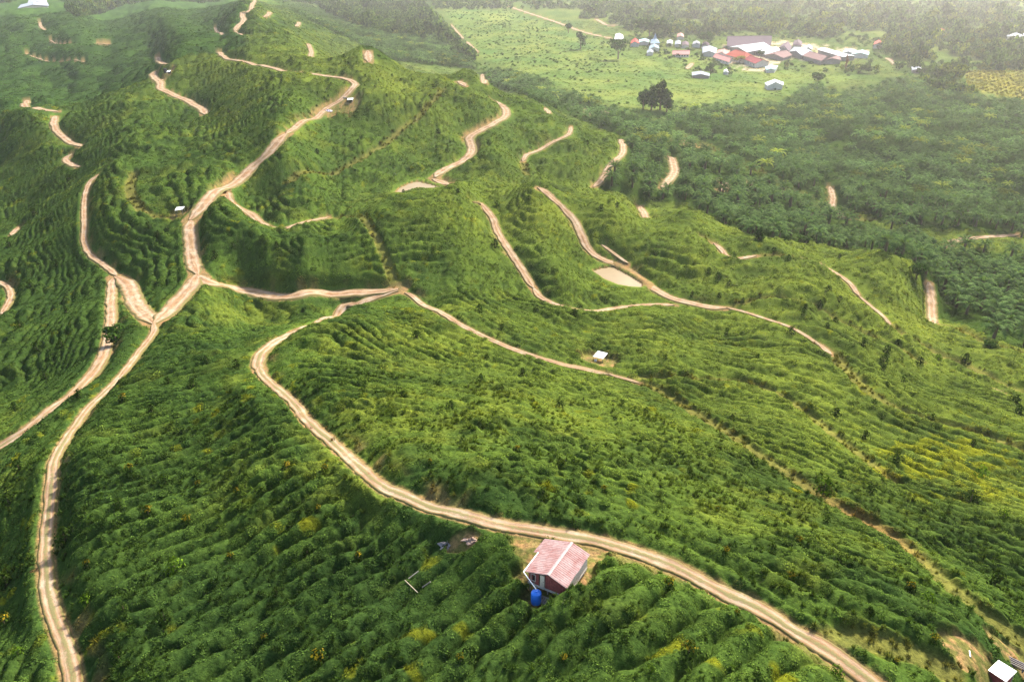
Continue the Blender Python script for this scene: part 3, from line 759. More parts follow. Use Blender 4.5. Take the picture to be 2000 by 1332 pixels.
def frond_ring(seed, n=20):
    rng = np.random.default_rng(seed); out = []
    for k in range(n):
        lvl = k/n
        out.append((k*2.39996+rng.normal()*0.15, 1.25-1.25*lvl+rng.normal()*0.08, rng.uniform(3.4, 4.5)*(0.75+0.25*min(1, lvl*3)), rng.uniform(-0.05, 0.15)))
    return out
def crown_mesh(name, seed, mat, n=20):
    co, fa, lv = [], [], []
    for i, (az, pit, L, dz) in enumerate(frond_ring(seed, n)):
        c, f, l = frond_mesh('', None, seed*50+i, L, pit, 6); b = len(co); ca, sa = math.cos(az), math.sin(az)
        co += [(p[0]*ca-p[1]*sa, p[0]*sa+p[1]*ca, p[2]+dz) for p in c]; fa += [tuple(q+b for q in t) for t in f]; lv += l
    me = mesh_of(name, co, fa, [mat]); fattr(me, 'lv', lv, 'FACE'); return me
def lathe(rad_z, n=8, cap=True):
    co, fa = [], []
    for r, z in rad_z:
        for k in range(n): co.append((r*math.cos(2*math.pi*k/n), r*math.sin(2*math.pi*k/n), z))
    for i in range(len(rad_z)-1):
        for k in range(n): fa.append((i*n+k, i*n+(k+1) % n, (i+1)*n+(k+1) % n, (i+1)*n+k))
    if cap: fa += [tuple(range(n-1, -1, -1)), tuple((len(rad_z)-1)*n+k for k in range(n))]
    return co, fa
def frond_single(seed, L, pit):
    c, f, l = frond_mesh('', None, seed, L, pit, 7); me = mesh_of('frond', c, f, [MAT['frond']]); fattr(me, 'lv', l, 'FACE'); return me
PALM_CROWN = [crown_mesh('crown', 100+i, MAT['frond'], 22) for i in range(3)]
PALM_FAR = [crown_mesh('palm_crown', 200+i, MAT['frond_stuff'], 16) for i in range(3)]
PALM_TRUNK = [mesh_of('trunk', *lathe([(0.55, -0.8), (0.42, 0.2), (0.36, h*0.6), (0.42, h-0.1), (0.25, h+0.3)], 8), [MAT['bark']], True) for h in (2.6, 3.4, 4.2)]
PALM_H = (2.6, 3.4, 4.2)
FRONDS = [frond_single(900+i, 3.6+0.13*(i % 6), 1.2-0.25*(i//2)) for i in range(10)]

hexs = []
sp = 9.0
for iy in range(int(1100/(sp*0.866))):
    y = 150+iy*sp*0.866
    xs = np.arange(-y*0.35-40, y*0.72+60, sp) + (iy % 2)*sp/2
    hexs.append(np.stack([xs, np.full_like(xs, y)], -1))
HX = np.concatenate(hexs); rot_ = math.radians(17)
HX = HX + RNG.normal(size=HX.shape)*0.75
pz = surf_at(HX[:, 0], HX[:, 1], Z1)
pu, pv_ = world_to_pix(HX[:, 0], HX[:, 1], pz)
def sample_grid(A, x, y):
    c = np.clip(np.round(col_of(np.arctan2(x, y))).astype(int), 0, nc-1); r = np.clip(np.round(row_of(np.hypot(x, y))).astype(int), 0, nr-1)
    return A[r, c]
okp = in_zones(pu, pv_, PALM_ZONES) & (sample_grid(D_TRACK, HX[:, 0], HX[:, 1]) > 1.6) & (sample_grid(D_TRAIL, HX[:, 0], HX[:, 1]) > 1.0)
okp &= (pz < 32) & (fbm(HX[:, 0]/30, HX[:, 1]/30, 2) > -0.5) & (RNG.random(len(HX)) > 0.08)
PX, PZ = HX[okp], pz[okp]; PU, PV = pu[okp], pv_[okp]
def visible(x, y, z):
    """True where the line from the camera to the point clears the terrain"""
    x = np.asarray(x); y = np.asarray(y); z = np.asarray(z); vis = np.ones(len(x), bool)
    for f in np.linspace(0.25, 0.985, 60):
        vis &= surf_at(x*f, y*f) < CAM_Z+(z-CAM_Z)*f
    return vis
vis = visible(PX[:, 0], PX[:, 1], PZ+5.0) & (PU > -30) & (PU < 2030)
dcam = np.hypot(PX[:, 0], PX[:, 1]); order = np.argsort(np.where(vis, dcam, 1e9))
ind = order[:298]; far_ = np.setdiff1d(np.arange(len(PX)), ind)
print('palms', len(PX), 'visible', int(vis.sum()), 'nearest', dcam[ind[0]], 'limit', dcam[ind[-1]])
PL = [('the bare track at the right-hand valley edge', 1818, 590), ('the bend of the pale valley-floor track', 1640, 400), ('the pale track end near the right frame edge', 1905, 466), ('the curved bare road on the palm slope', 1313, 330),
      ('the larger bare soil patch among the palms', 1411, 361), ('the smaller bare soil patch among the palms', 1468, 356), ('the little soil cut on the middle hill', 1256, 415), ('the round bushes on the hill edge', 1594, 478),
      ('the far corner of the grassy right-hand hill', 1782, 508), ('the lower right end of the palm slope', 1955, 650), ('the tall dark tree in the hill notch', 1480, 460), ('the grassy valley path', 1580, 395), ('the curving white road end at the ridge foot', 1215, 300),
      ('the small pale road piece at the ridge foot', 1070, 218), ('the yellowish scrub at the right frame edge', 1960, 530), ('the saddle behind the right-hand hill', 1360, 395), ('the dip between hill edge and valley floor', 1740, 455)]
def palm_label(u, v, k):
    l = min(PL, key=lambda q: (q[1]-u)**2+2.2*(q[2]-v)**2)
    du, dv = u-l[1], (v-l[2])*1.5; d_ = math.hypot(du, dv)
    rel = ('right of ' if du > 0 else 'left of ') if abs(du) > abs(dv) else ('below ' if dv > 0 else 'above ')
    far_w = 'just ' if d_ < 38 else 'a little way ' if d_ < 75 else 'well '
    return 'oil palm '+far_w+rel+l[0]
for k, i in enumerate(ind):
    x, y = PX[i]; z = PZ[i]; s = RNG.uniform(1.15, 1.5); h = int(RNG.integers(0, 3))
    e = obj('oil_palm', None, None, (x, y, z)); e.rotation_euler = (0, 0, RNG.random()*6.28); e.scale = (s, s, s)
    e['label'] = palm_label(PU[i], PV[i], k); e['category'] = 'palm tree'; e['group'] = 'oil palms of the plantation'
    obj('trunk', PALM_TRUNK[h], e)
    if k < 26:
        for j in range(20):
            lvl = j/20
            f = obj('frond', FRONDS[min(9, int(lvl*10))], e, (0, 0, PALM_H[h]+0.25))
            f.rotation_euler = (0, RNG.normal()*0.06, j*2.39996)
    else:
        obj('crown', PALM_CROWN[int(RNG.integers(0, 3))], e, (0, 0, PALM_H[h]+0.25))
palmc = hide_coll('palm_variants')
for i, q in enumerate(PALM_FAR): palmc.objects.link(bpy.data.objects.new('palm_variant%d' % i, q))
s = RNG.uniform(1.15, 1.5, len(far_))*np.clip(1+0.25*fbm(PX[far_, 0]/60, PX[far_, 1]/60, 2), .7, 1.3)
colp = np.array([.072, .124, .048])*(1+0.45*fbm(PX[far_, 0]/45+9, PX[far_, 1]/45, 2))[:, None]*RNG.uniform(0.6, 1.5, (len(far_), 1))*np.where(RNG.random((len(far_), 1)) < 0.08, np.array([[2.2, 1.6, .9]]), 1.0)
scatter('oil_palm_plantation', np.concatenate([PX[far_], (PZ[far_]+3.4*s)[:, None]], 1), np.stack([s]*3, -1),
        np.stack([RNG.normal(size=len(far_))*0.06, RNG.normal(size=len(far_))*0.06, RNG.random(len(far_))*6.28], -1), colp, RNG.integers(0, 3, len(far_)), palmc, kind='stuff')

# ---------------------------------------------------------------- broadleaf trees
def tree_crown(seed, mat, n=420, lobes=7, w=1.0, h=1.0, leaf=0.16, cone=0.0):
    """crown about 2w wide and 1.6h tall (unit size), leaf clumps spread over uneven lobes"""
    rng = np.random.default_rng(seed); C, N = [], []
    L = []
    for k in range(lobes):
        a = k*2.4+rng.random(); zz = rng.uniform(-0.45, 0.75)
        r = rng.uniform(0.2, 0.55)*(1-cone*max(0, zz)) if k else 0.05
        L.append((np.array([r*w*math.cos(a), r*w*math.sin(a), zz*h if k else 0.2*h]), rng.uniform(0.38, 0.58)*(1-cone*0.5*max(0, zz))))
    for k in range(n):
        c, r = L[rng.integers(0, lobes)]
        d = rng.normal(size=3); d /= np.linalg.norm(d); d[2] = abs(d[2])*0.9-0.25 if rng.random() < 0.7 else d[2]
        rad = r*rng.uniform(0.72, 1.08)
        p = c+d*rad*np.array([w, w, h*0.9]); C.append(p); N.append(d+rng.normal(size=3)*0.45+np.array([0, 0, .3]))
    co, fa, lv = leaf_cloud(C, N, leaf, rng, 0.3, 0.8)
    me = mesh_of('crown', co, fa, [mat]); fattr(me, 'lv', lv, 'FACE'); return me
def trunk_mesh(name, h, r, seed, limbs=4):
    rng = np.random.default_rng(seed); co, fa = lathe([(r*1.5, -0.3*h), (r, 0.05*h), (r*0.75, 0.6*h), (r*0.45, h)], 7)
    for k in range(limbs):
        a = k*6.28/limbs+rng.random(); z0 = h*rng.uniform(0.45, 0.8); e = np.array([math.cos(a)*h*0.5, math.sin(a)*h*0.5, z0+h*rng.uniform(0.25, 0.5)])
        s_ = np.array([0, 0, z0]); n1 = np.array([-math.sin(a), math.cos(a), 0])*r; b = len(co)
        co += [s_+n1*.5, s_-n1*.5, s_+np.array([0, 0, r*.8]), e+n1*.12, e-n1*.12, e+np.array([0, 0, r*.2])]
        fa += [(b, b+1, b+4, b+3), (b+1, b+2, b+5, b+4), (b+2, b, b+3, b+5)]
    return mesh_of(name, co, fa, [MAT['bark']], True)
CROWN_NEAR = [tree_crown(300+i, MAT['tree_leaf'], 750, 8, 1.0, 0.9, 0.22) for i in range(3)]
CROWN_TALL = [tree_crown(320+i, MAT['tree_leaf'], 750, 8, 0.8, 1.1, 0.22, 0.3) for i in range(2)]
CROWN_FAR = [tree_crown(340+i, MAT['tree_leaf_far'], 170, 6, 1.0, 0.85, 0.30) for i in range(4)]
MAT['tree_leaf_gold'] = leaf_mat('yellow_tree_leaves', None, (.16, .15, .02), 0.3, 0.1)
MAT['tree_leaf_red'] = leaf_mat('rust_tree_leaves', None, (.16, .07, .04), 0.2, 0.1)
TRUNK_U = [trunk_mesh('trunk', 1.0, 0.09, 360+i) for i in range(2)]
def tree(name, u, v, hpx, label, cat='tree', tall=False, crown=None, group=None, wpx=None, sink=0.0):
    c = cast(u, v, Z1)
    if c is None: print('no ground for', label); return
    d = math.sqrt(c[0]**2+c[1]**2+(CAM_Z-c[2])**2); H = hpx*d/FPX; W = (wpx or hpx*0.9)*d/FPX
    e = obj(name, None, None, (c[0], c[1], c[2]-sink)); e.rotation_euler = (0, 0, RNG.random()*6.28)
    e['label'] = label; e['category'] = cat
    if group: e['group'] = group
    t = obj('trunk', TRUNK_U[int(RNG.integers(0, 2))], e); t.scale = (H*0.45,)*3
    cm = crown or (CROWN_TALL if tall else CROWN_NEAR)[int(RNG.integers(0, 2))]
    k = obj('crown', cm, e, (0, 0, H*0.53)); k.scale = (W*0.55, W*0.55, H*0.50)
    return e
G_YEL = tree_crown(381, MAT['tree_leaf_gold'], 500, 7, 1, .9, .17); G_RED = tree_crown(382, MAT['tree_leaf_red'], 500, 7, .6, 1.2, .17)
tree('field_tree', 1134, 97, 30, 'single dark round-crowned tree standing alone in the pale field', wpx=21)
tree('field_tree', 1207, 116, 36, 'broad dark tree clump in the field below the end of the dusty road', wpx=36)
tree('field_tree', 1110, 66, 18, 'small dark tree just below the dusty straight road', wpx=14)
tree('dark_tree', 1256, 214, 34, 'low left tree of the dark clump in the green field', tall=True, wpx=36, group='dark tree clump in the field')
tree('dark_tree', 1272, 216, 44, 'middle left tree of the dark clump in the green field', tall=True, wpx=36, group='dark tree clump in the field')
tree('dark_tree', 1289, 216, 50, 'tallest tree of the dark clump in the green field', tall=True, wpx=38, group='dark tree clump in the field')
tree('dark_tree', 1302, 220, 36, 'right-hand tree of the dark clump in the green field', tall=True, wpx=34, group='dark tree clump in the field')
tree('field_tree', 1596, 168, 23, 'grey green tree alone in the yellow field beyond the white barn', wpx=23)
tree('yard_tree', 1444, 124, 14, 'yellow-leaved tree in front of the bright red roof', wpx=24, crown=G_YEL)
tree('yard_tree', 1486, 114, 13, 'small round green tree between the white roofs and the red roof', wpx=13)
tree('yard_tree', 1374, 92, 26, 'broad green tree behind the pale blue roofs of the village', wpx=36)
tree('yard_tree', 1268, 75, 34, 'large dark tree behind the red roof and the spired house', wpx=60)
tree('yard_tree', 1300, 72, 22, 'tall dark tree right behind the spired house', wpx=26)
tree('rust_tree', 1651, 139, 24, 'narrow rust-red tree in front of the sawmill sheds', wpx=11, crown=G_RED)
tree('roadside_shrub', 227, 672, 34, 'large dark bush overhanging the rutted left-hand track', 'bush', wpx=40)
tree('round_shrub', 1535, 478, 16, 'first round bush from the left along the grassy hill edge', 'bush', wpx=18, group='round bushes on the hill edge')
tree('round_shrub', 1568, 481, 20, 'largest round bush on the grassy hill edge', 'bush', wpx=24, group='round bushes on the hill edge')
tree('round_shrub', 1594, 484, 15, 'third round bush from the left along the grassy hill edge', 'bush', wpx=17, group='round bushes on the hill edge')
tree('round_shrub', 1651, 488, 12, 'small round bush farthest right along the grassy hill edge', 'bush', wpx=13, group='round bushes on the hill edge')
tree('round_shrub', 1930, 686, 20, 'round dark bush at the lower right edge of the palm slope', 'bush', wpx=26)
tree('edge_tree', 1788, 550, 34, 'dark broadleaf tree left of the bare track by the palms', wpx=30)
tree('edge_tree', 1480, 480, 34, 'tall dark tree in the notch behind the right-hand hill', tall=True, wpx=24)
tree('yard_palm', 1388, 146, 22, 'dark palm-like tree beside the small white shed', wpx=14)

# far woods: one mass
forc = hide_coll('forest_variants')
for i, q in enumerate(CROWN_FAR): forc.objects.link(bpy.data.objects.new('forest_variant%d' % i, q))
FP = []
for y in np.arange(620, 3400, 9.0):
    st_ = 9.0 if y < 1600 else 13.0
    if y >= 1600 and int(y/9) % 2: continue
    xs = np.arange(-y*0.72, y*0.72, st_); FP.append(np.stack([xs, np.full_like(xs, y)], -1))
FP = np.concatenate(FP); FP = FP+RNG.normal(size=FP.shape)*2.6
fz = surf_at(FP[:, 0], FP[:, 1], Z1); fu, fv = world_to_pix(FP[:, 0], FP[:, 1], fz)
beyond = (FP[:, 1] > 1750)
okf = (in_zones(fu, fv, FOREST_ZONES) | beyond) & (sample_grid(D_TRACK, FP[:, 0], FP[:, 1]) > 9) & (sample_grid(D_TRAIL, FP[:, 0], FP[:, 1]) > 2)
clump = fbm(FP[:, 0]/70, FP[:, 1]/70, 3)
okf &= (clump > np.where(fu > 950, -0.08, -0.6))
left_band = pip(fu, fv, FOREST_ZONES[0])
FP, fz, fu, fv, clump = FP[okf], fz[okf], fu[okf], fv[okf], clump[okf]
s = RNG.uniform(3.4, 6.8, len(FP))*(1+0.7*np.clip(clump, 0, 1))*(1+0.8*(RNG.random(len(FP)) < 0.08))*np.where(pip(fu, fv, FOREST_ZONES[3]), 0.5, 1.0)
colf = np.array([.050, .085, .026])*RNG.uniform(0.55, 1.5, (len(FP), 1))
yl = RNG.random((len(FP), 1)) < np.where(fu > 1250, 0.25, 0.04)[:, None]
colf = np.where(yl, colf*np.array([[2.0, 1.5, .8]]), colf)
scatter('distant_forest', np.concatenate([FP, (fz+s*0.75)[:, None]], 1), np.stack([s, s, s*RNG.uniform(0.8, 1.5, len(FP))], -1),
        np.stack([FP[:, 0]*0, FP[:, 0]*0, RNG.random(len(FP))*6.28], -1), colf, RNG.integers(0, 4, len(FP)), forc, kind='stuff')
print('forest', len(FP))
# low scrub over the fields, the stream banks and under the palms
NS = 26000
sx = RNG.uniform(-700, 1100, NS); sy = RNG.uniform(240, 1750, NS); szz = surf_at(sx, sy, Z1); su, sv = world_to_pix(sx, sy, szz)
den = fbm(sx/55, sy/55, 3)
zf = pip(su, sv, FIELD)
west = pip(su, sv, [(840,-10),(1250,-10),(1210,140),(1120,175),(940,132)])
vill = pip(su, sv, [(1225,70),(1420,60),(1700,70),(1750,115),(1640,142),(1540,140),(1400,150),(1300,120)])
scr = (zf & (den > np.where(west, -0.15, 0.42)) & (RNG.random(NS) < np.where(west, .9, .6))) | (vill & ~pip(su, sv, [(1375,98),(1440,142),(1525,142),(1540,122),(1600,126),(1650,124),(1705,114),(1700,96),(1600,80),(1420,76)]) & (RNG.random(NS) < 0.35)) | (in_zones(su, sv, PALM_ZONES) & (RNG.random(NS) < 0.8))
lft = pip(su, sv, [(-60,130),(100,130),(200,112),(330,70),(430,10),(300,60),(170,122),(60,122),(-60,110)])
scr |= lft
scr &= (sample_grid(D_TRACK, sx, sy) > 1.5) & (sample_grid(D_TRAIL, sx, sy) > 0.5)
sx, sy, szz = sx[scr], sy[scr], szz[scr]; n_ = len(sx); s = RNG.uniform(0.8, 2.3, n_)*np.where(vill[scr], 2.1, 1.0)
cols = np.array([.040, .075, .020])*RNG.uniform(0.6, 1.6, (n_, 1))
scatter('scrub', np.stack([sx, sy, szz+s*0.35], -1), np.stack([s, s, s*0.8], -1), np.stack([sx*0, sx*0, RNG.random(n_)*6.28], -1), cols, RNG.integers(0, 4, n_), forc, kind='stuff')
# yellowing young palms far right, in rows
ox, oy = np.meshgrid(np.arange(380, 800, 9.0), np.arange(560, 1000, 9.0)); ox = ox.ravel(); oy = oy.ravel(); oz = surf_at(ox, oy, Z1); ou, ov = world_to_pix(ox, oy, oz)
ko = pip(ou, ov, ORCHARD); ox, oy, oz = ox[ko], oy[ko], oz[ko]; s = RNG.uniform(2.2, 3.2, len(ox))
scatter('young_palm_rows', np.stack([ox, oy, oz+s*0.4], -1), np.stack([s, s, s*.8], -1), np.stack([ox*0, ox*0, RNG.random(len(ox))*6.28], -1),
        np.array([.15, .145, .025])*RNG.uniform(0.6, 1.5, (len(ox), 1)), RNG.integers(0, 4, len(ox)), forc, kind='stuff')

# ---------------------------------------------------------------- saplings dotted over the hills
def sapling_mesh(seed, mat, lo, hi, n, wid):
    rng = np.random.default_rng(seed); C, N = [], []
    for k in range(n):
        t = rng.random()**0.8*(hi-lo)+lo; a = rng.random()*6.28
        r = wid*(0.42+0.75*math.sin(math.pi*min(1, 0.2+0.8*(1-t))))*rng.uniform(0.35, 1.0)*(1.15-0.6*t)
        C.append((r*math.cos(a), r*math.sin(a), t)); N.append((math.cos(a), math.sin(a), 0.6+rng.normal()*0.4))
    co, fa, lv = leaf_cloud(C, N, 0.17, rng, 0.5, 0.6)
    me = mesh_of('crown', co, fa, [mat]); fattr(me, 'lv', lv, 'FACE'); return me
S_DARK = [sapling_mesh(400+i, MAT['sapling_dark'], 0.12, 1.0, 130, 0.52) for i in range(3)]
S_GREEN = [sapling_mesh(410+i, MAT['sapling_green'], 0.12, 1.0, 130, 0.58) for i in range(2)]
S_TIP = [sapling_mesh(420+i, MAT['sapling_gold'], 0.80, 1.02, 34, 0.60) for i in range(2)]
S_STEM = mesh_of('stem', *lathe([(0.05, -0.25), (0.035, 0.4), (0.012, 0.85)], 6), [MAT['bark']], True)
SAP = '''1608,962,34,g 1641,931,24,d 1751,897,20,d 1895,980,34,d 1944,1140,34,d 1401,998,14,y 1417,1080,18,y 1545,1131,22,y 1778,1152,22,y 1813,1175,24,g
1639,1092,18,d 1615,1017,16,d 1699,1196,18,d 1825,1252,20,y 1440,1199,14,y 1345,1275,34,y 1478,1322,26,d 1632,1316,26,g 1750,1294,14,y 1307,1145,26,y 1916,929,24,g
1468,905,26,d 1839,1018,22,d 37,916,24,d 17,983,22,d 14,1144,24,d 9,1219,26,y 128,1056,36,d 234,990,24,d 290,1005,24,y 255,922,22,y 322,943,24,d
388,950,16,y 462,964,16,y 367,1022,24,y 341,1112,32,g 322,1211,34,d 170,1104,16,y 168,1176,20,g 241,1189,16,d 621,997,16,y 635,919,18,y 560,916,20,y
516,1248,16,y 623,1292,36,y 233,1288,24,d 35,1276,18,g 404,705,16,d 462,715,20,d 329,747,16,d 378,757,24,d 241,782,18,y 297,803,18,d
73,684,26,d 121,677,18,d 539,582,12,g 350,437,10,d 290,445,14,d 308,461,14,d 514,469,14,d 541,481,14,d 457,483,14,d 420,505,18,d
68,418,14,d 19,482,22,d 154,774,18,d 937,608,20,d 1049,584,12,d 1122,616,18,d 967,484,18,d 981,642,14,d 814,660,22,d 1259,561,12,d
1021,731,18,d 1194,736,14,g 940,745,22,d 856,755,20,d 786,774,16,d 881,796,22,d 1093,794,22,d 1262,806,16,d 951,700,14,d
1384,532,13,d 1403,543,16,d 1424,558,13,d 1352,577,10,d 1405,580,12,d 1450,593,12,d 1570,614,12,d 1573,602,12,d 1601,597,16,d 1638,590,15,d 1618,569,15,d
1631,630,14,d 1615,641,14,d 1510,498,14,d 1540,508,14,d 1687,673,18,d 1732,688,18,d 1727,706,20,d 1725,721,12,d 1753,673,14,d 1797,709,16,d
1765,743,14,d 1732,754,12,d 1884,708,22,d 1982,788,28,d 1989,808,20,d 1632,813,24,d 1690,854,18,d 1545,652,18,d 1832,703,14,g 1706,789,14,d 1639,503,10,d
322,302,10,d 135,350,12,d 448,222,10,d 427,212,10,d 420,200,9,d 528,197,9,d 203,234,14,d 171,193,8,d 201,120,9,d 569,117,7,d 341,67,14,d 846,172,8,d
804,159,7,d 856,260,11,d 841,192,11,d 821,208,14,d 890,197,10,d 1147,282,12,d 1033,390,12,d 970,403,14,d 895,377,12,d 1175,409,14,d 1206,405,12,d 788,376,8,d 732,172,6,d
1120,905,18,d 1010,880,16,y 905,860,16,d 1230,900,18,d 1350,930,16,d 1180,960,18,y 1060,960,18,d 760,905,16,d 700,820,16,d 840,905,14,y
600,1080,20,d 450,1090,18,y 540,1160,20,d 700,1090,18,y 800,1230,22,d 900,1290,22,y 1220,1250,22,d 1100,1290,20,y 1000,1240,18,d 1270,1310,20,g
1430,820,16,d 1500,960,18,d 1560,1060,18,y 1820,820,14,d 1900,870,16,d 1700,960,20,d 1960,1010,20,g 1420,650,14,d 1300,700,12,d 1480,700,14,d
60,560,18,d 110,520,14,d 40,640,18,d 130,610,14,d 90,740,18,d 30,800,20,d 250,470,12,d 220,400,10,d 330,350,9,d 400,300,9,d 470,260,9,d 620,300,10,d 700,280,10,d 560,360,11,d'''
LAND = [('the red-roofed hut', 1090, 1100), ('the white open shelter', 1175, 705), ('the brown hillside pond', 1205, 545), ('the upper pond', 815, 368), ('the road fork', 385, 545),
        ('the left-hand track', 95, 1080), ('the hairpin bend', 510, 700), ('the roadside shelter', 350, 410), ('the yellow grass patch', 1860, 915), ('the dry grass strip', 1700, 1040),
        ('the long bare road', 560, 260), ('the white-roofed hut', 1950, 1305), ('the valley-edge bare track', 1818, 590), ('the dark panelled shelter', 680, 197), ('the left valley', 60, 600),
        ('the middle of the near slope', 1100, 900), ('the lower slope', 500, 1100), ('the wavy trail', 1660, 720)]
WORD = {'d': 'dark bushy', 'g': 'bright green', 'y': 'yellow-tipped'}
sap = [tuple(q.split(',')) for q in SAP.split()]
sap = [(float(a), float(b), float(c), d) for a, b, c, d in sap]
for k in range(70):    # many tiny dark ones along the ridge top
    sap.append((RNG.uniform(380, 900), RNG.uniform(60, 210), RNG.uniform(4, 7), 'd'))
for k, (u, v, px_, kd) in enumerate(sap):
    c = cast(u, v, SURF)
    if c is None or sample_grid(D_TRACK, c[0], c[1]) < 1.1: continue
    if k >= len(sap)-70 and (c[1] > 900 or c[2] < 45): continue
    d = math.sqrt(c[0]**2+c[1]**2+(CAM_Z-c[2])**2); H = px_*d/FPX*1.1
    H = min(H, 3.2)
    z = ground(c[0], c[1])
    e = obj('sapling', None, None, (c[0], c[1], max(z, c[2]-0.35*H))); e.rotation_euler = (0, 0, RNG.random()*6.28); e.scale = (H, H, H)
    l = min(LAND, key=lambda q: ((q[1]-u)**2+1.6*(q[2]-v)**2))
    du, dv = u-l[1], v-l[2]
    rel = ('right of ' if du > 0 else 'left of ') if abs(du) > abs(dv) else ('below ' if dv > 0 else 'above ')
    near_ = 'just ' if math.hypot(du, dv) < 90 else ''
    e['label'] = ('tiny ' if px_ < 8 else 'small ' if px_ < 15 else 'big ' if px_ > 28 else '')+WORD[kd]+' sapling in the ground cover '+near_+rel+l[0]
    e['category'] = 'sapling'; e['group'] = 'saplings planted over the hillsides'
    if px_ < 8:
        obj('crown', S_DARK[k % 3], e); continue
    obj('stem', S_STEM, e)
    obj('crown', (S_GREEN[k % 2] if kd == 'g' else S_DARK[k % 3]), e)
    if kd == 'y': obj('young_leaves', S_TIP[k % 2], e)
# ---------------------------------------------------------------- huts and shelters
MAT['pink_roof'] = None
m, nt, b = new_mat('faded_red_sheet', 0.8, 0.12)
f = noise(nt, 1.2, 5, 0.65); f2 = noise(nt, 7, 4, 0.7)
c = ramp(nt, f, [(0.28, (.18, .075, .07)), (0.48, (.23, .14, .135)), (0.68, (.265, .195, .19))])
nt.links.new(mixcol(nt, 0.55, c, ramp(nt, f2, [(0.33, (.55, .5, .5)), (0.6, (1.1, 1.1, 1.1))]), 'MULTIPLY'), b.inputs['Base Color']); MAT['pink_roof'] = m
MAT['white_sheet'] = simple('white_sheet_metal', (.62, .63, .64), (.46, .47, .49), 2.5, 0.45, 0.4)
MAT['grey_sheet'] = simple('grey_sheet_metal', (.55, .57, .60), (.40, .42, .45), 0.8, 0.5, 0.3)
MAT['ridge_cap'] = simple('worn_ridge_cap', (.29, .24, .235), (.20, .13, .125), 6, 0.6, 0.3)
MAT['red_board'] = simple('red_brown_board', (.30, .080, .065), (.17, .045, .038), 5, 0.85)
MAT['pale_board'] = simple('pale_board', (.50, .46, .40), (.33, .29, .24), 5, 0.85)
MAT['door'] = simple('cream_door', (.62, .52, .38), (.52, .43, .31), 3, 0.7)
MAT['dark'] = simple('dark_opening', (.012, .012, .014), rough=0.9)
MAT['pvc'] = simple('white_pipe', (.78, .77, .74), rough=0.4)
MAT['blue'] = simple('blue_tank_plastic', (.015, .16, .62), (.012, .12, .50), 3, 0.35, 0.5)
MAT['grey_wood'] = simple('weathered_wood', (.22, .195, .18), (.13, .11, .10), 6, 0.9)
MAT['pole'] = simple('pale_pole', (.32, .26, .18), (.22, .18, .13), 6, 0.8)
MAT['dark_tarp'] = simple('dark_tarpaulin', (.055, .045, .055), (.03, .025, .03), 3, 0.6)
MAT['rubble'] = simple('grey_rubble', (.20, .18, .18), (.11, .095, .095), 6, 0.95)
MAT['black_sheet'] = simple('black_sheet', (.018, .02, .026), rough=0.6)
class MB:
    def __init__(s): s.co, s.fa = [], []
    def box(s, cx, cy, cz, sx, sy, sz, R_=None):
        b = len(s.co); q = [(x*sx/2, y*sy/2, z*sz/2) for x in (-1, 1) for y in (-1, 1) for z in (-1, 1)]
        for p in q:
            p = Vector(p)
            if R_ is not None: p = R_ @ p
            s.co.append((p.x+cx, p.y+cy, p.z+cz))
        s.fa += [tuple(b+i for i in f) for f in ((0,1,3,2),(4,6,7,5),(0,4,5,1),(2,3,7,6),(0,2,6,4),(1,5,7,3))]
    def bar(s, p, q, r, n=6):
        p = Vector(p); q = Vector(q); d = (q-p); rot = d.to_track_quat('Z', 'Y'); b = len(s.co)
        for e, c in ((0, p), (1, q)):
            for k in range(n):
                w = rot @ Vector((r*math.cos(6.2832*k/n), r*math.sin(6.2832*k/n), 0)); s.co.append(tuple(c+w))
        s.fa += [(b+k, b+(k+1) % n, b+n+(k+1) % n, b+n+k) for k in range(n)]+[tuple(b+k for k in range(n-1, -1, -1)), tuple(b+n+k for k in range(n))]
    def slab(s, P, t):
        """polygon P (list of 3D points, counter-clockwise from above) thickened downwards by t"""
        b = len(s.co); n = len(P); s.co += [tuple(p) for p in P]+[(p[0], p[1], p[2]-t) for p in P]
        s.fa += [tuple(b+i for i in range(n)), tuple(b+n+i for i in range(n-1, -1, -1))]+[(b+i, b+n+i, b+n+(i+1) % n, b+(i+1) % n) for i in range(n)]
    def build(s, name, mat, parent=None, **p):
        return obj(name, mesh_of(name, s.co, s.fa, [mat] if not isinstance(mat, list) else mat), parent, **p)
def px3(u, v, z):
    x, y = pix_at_z(u, v, z); return np.array([float(x), float(y), z])
def thing(name, label, cat, loc, rz=0.0, group=None):
    e = obj(name, None, None, loc); e.rotation_euler = (0, 0, rz); e['label'] = label; e['category'] = cat
    if group: e['group'] = group
    return e
# --- the red-roofed hut; local x across the ridge, y along it (front gable at -y)
gz = ground(*cast(1090, 1115, Z1)[:2])
EAVE, RIDGE = 1.75, 2.35
rf, rb = px3(1070.5, 1122.6, gz+RIDGE), px3(1117, 1059, gz+RIDGE)
le, re = px3(1027, 1112, gz+EAVE), px3(1105.5, 1150.5, gz+EAVE)
ax = rb-rf; LEN = float(np.linalg.norm(ax)); yaw = math.atan2(ax[1], ax[0])-math.pi/2
xa = np.array([math.cos(yaw), math.sin(yaw), 0])
WL = abs(float(np.dot(le-rf, xa))); WR = abs(float(np.dot(re-rf, xa)))
print('hut', LEN, WL, WR, yaw)
ctr = (rf+rb)/2
hut = thing('wooden_hut', 'red-walled wooden hut with a faded pink sheet roof beside the track', 'hut', (ctr[0], ctr[1], gz), yaw)
hl = LEN/2
def roof_z(x): return RIDGE-(RIDGE-EAVE)*(abs(x)/(WL if x < 0 else WR))
NSH = 7
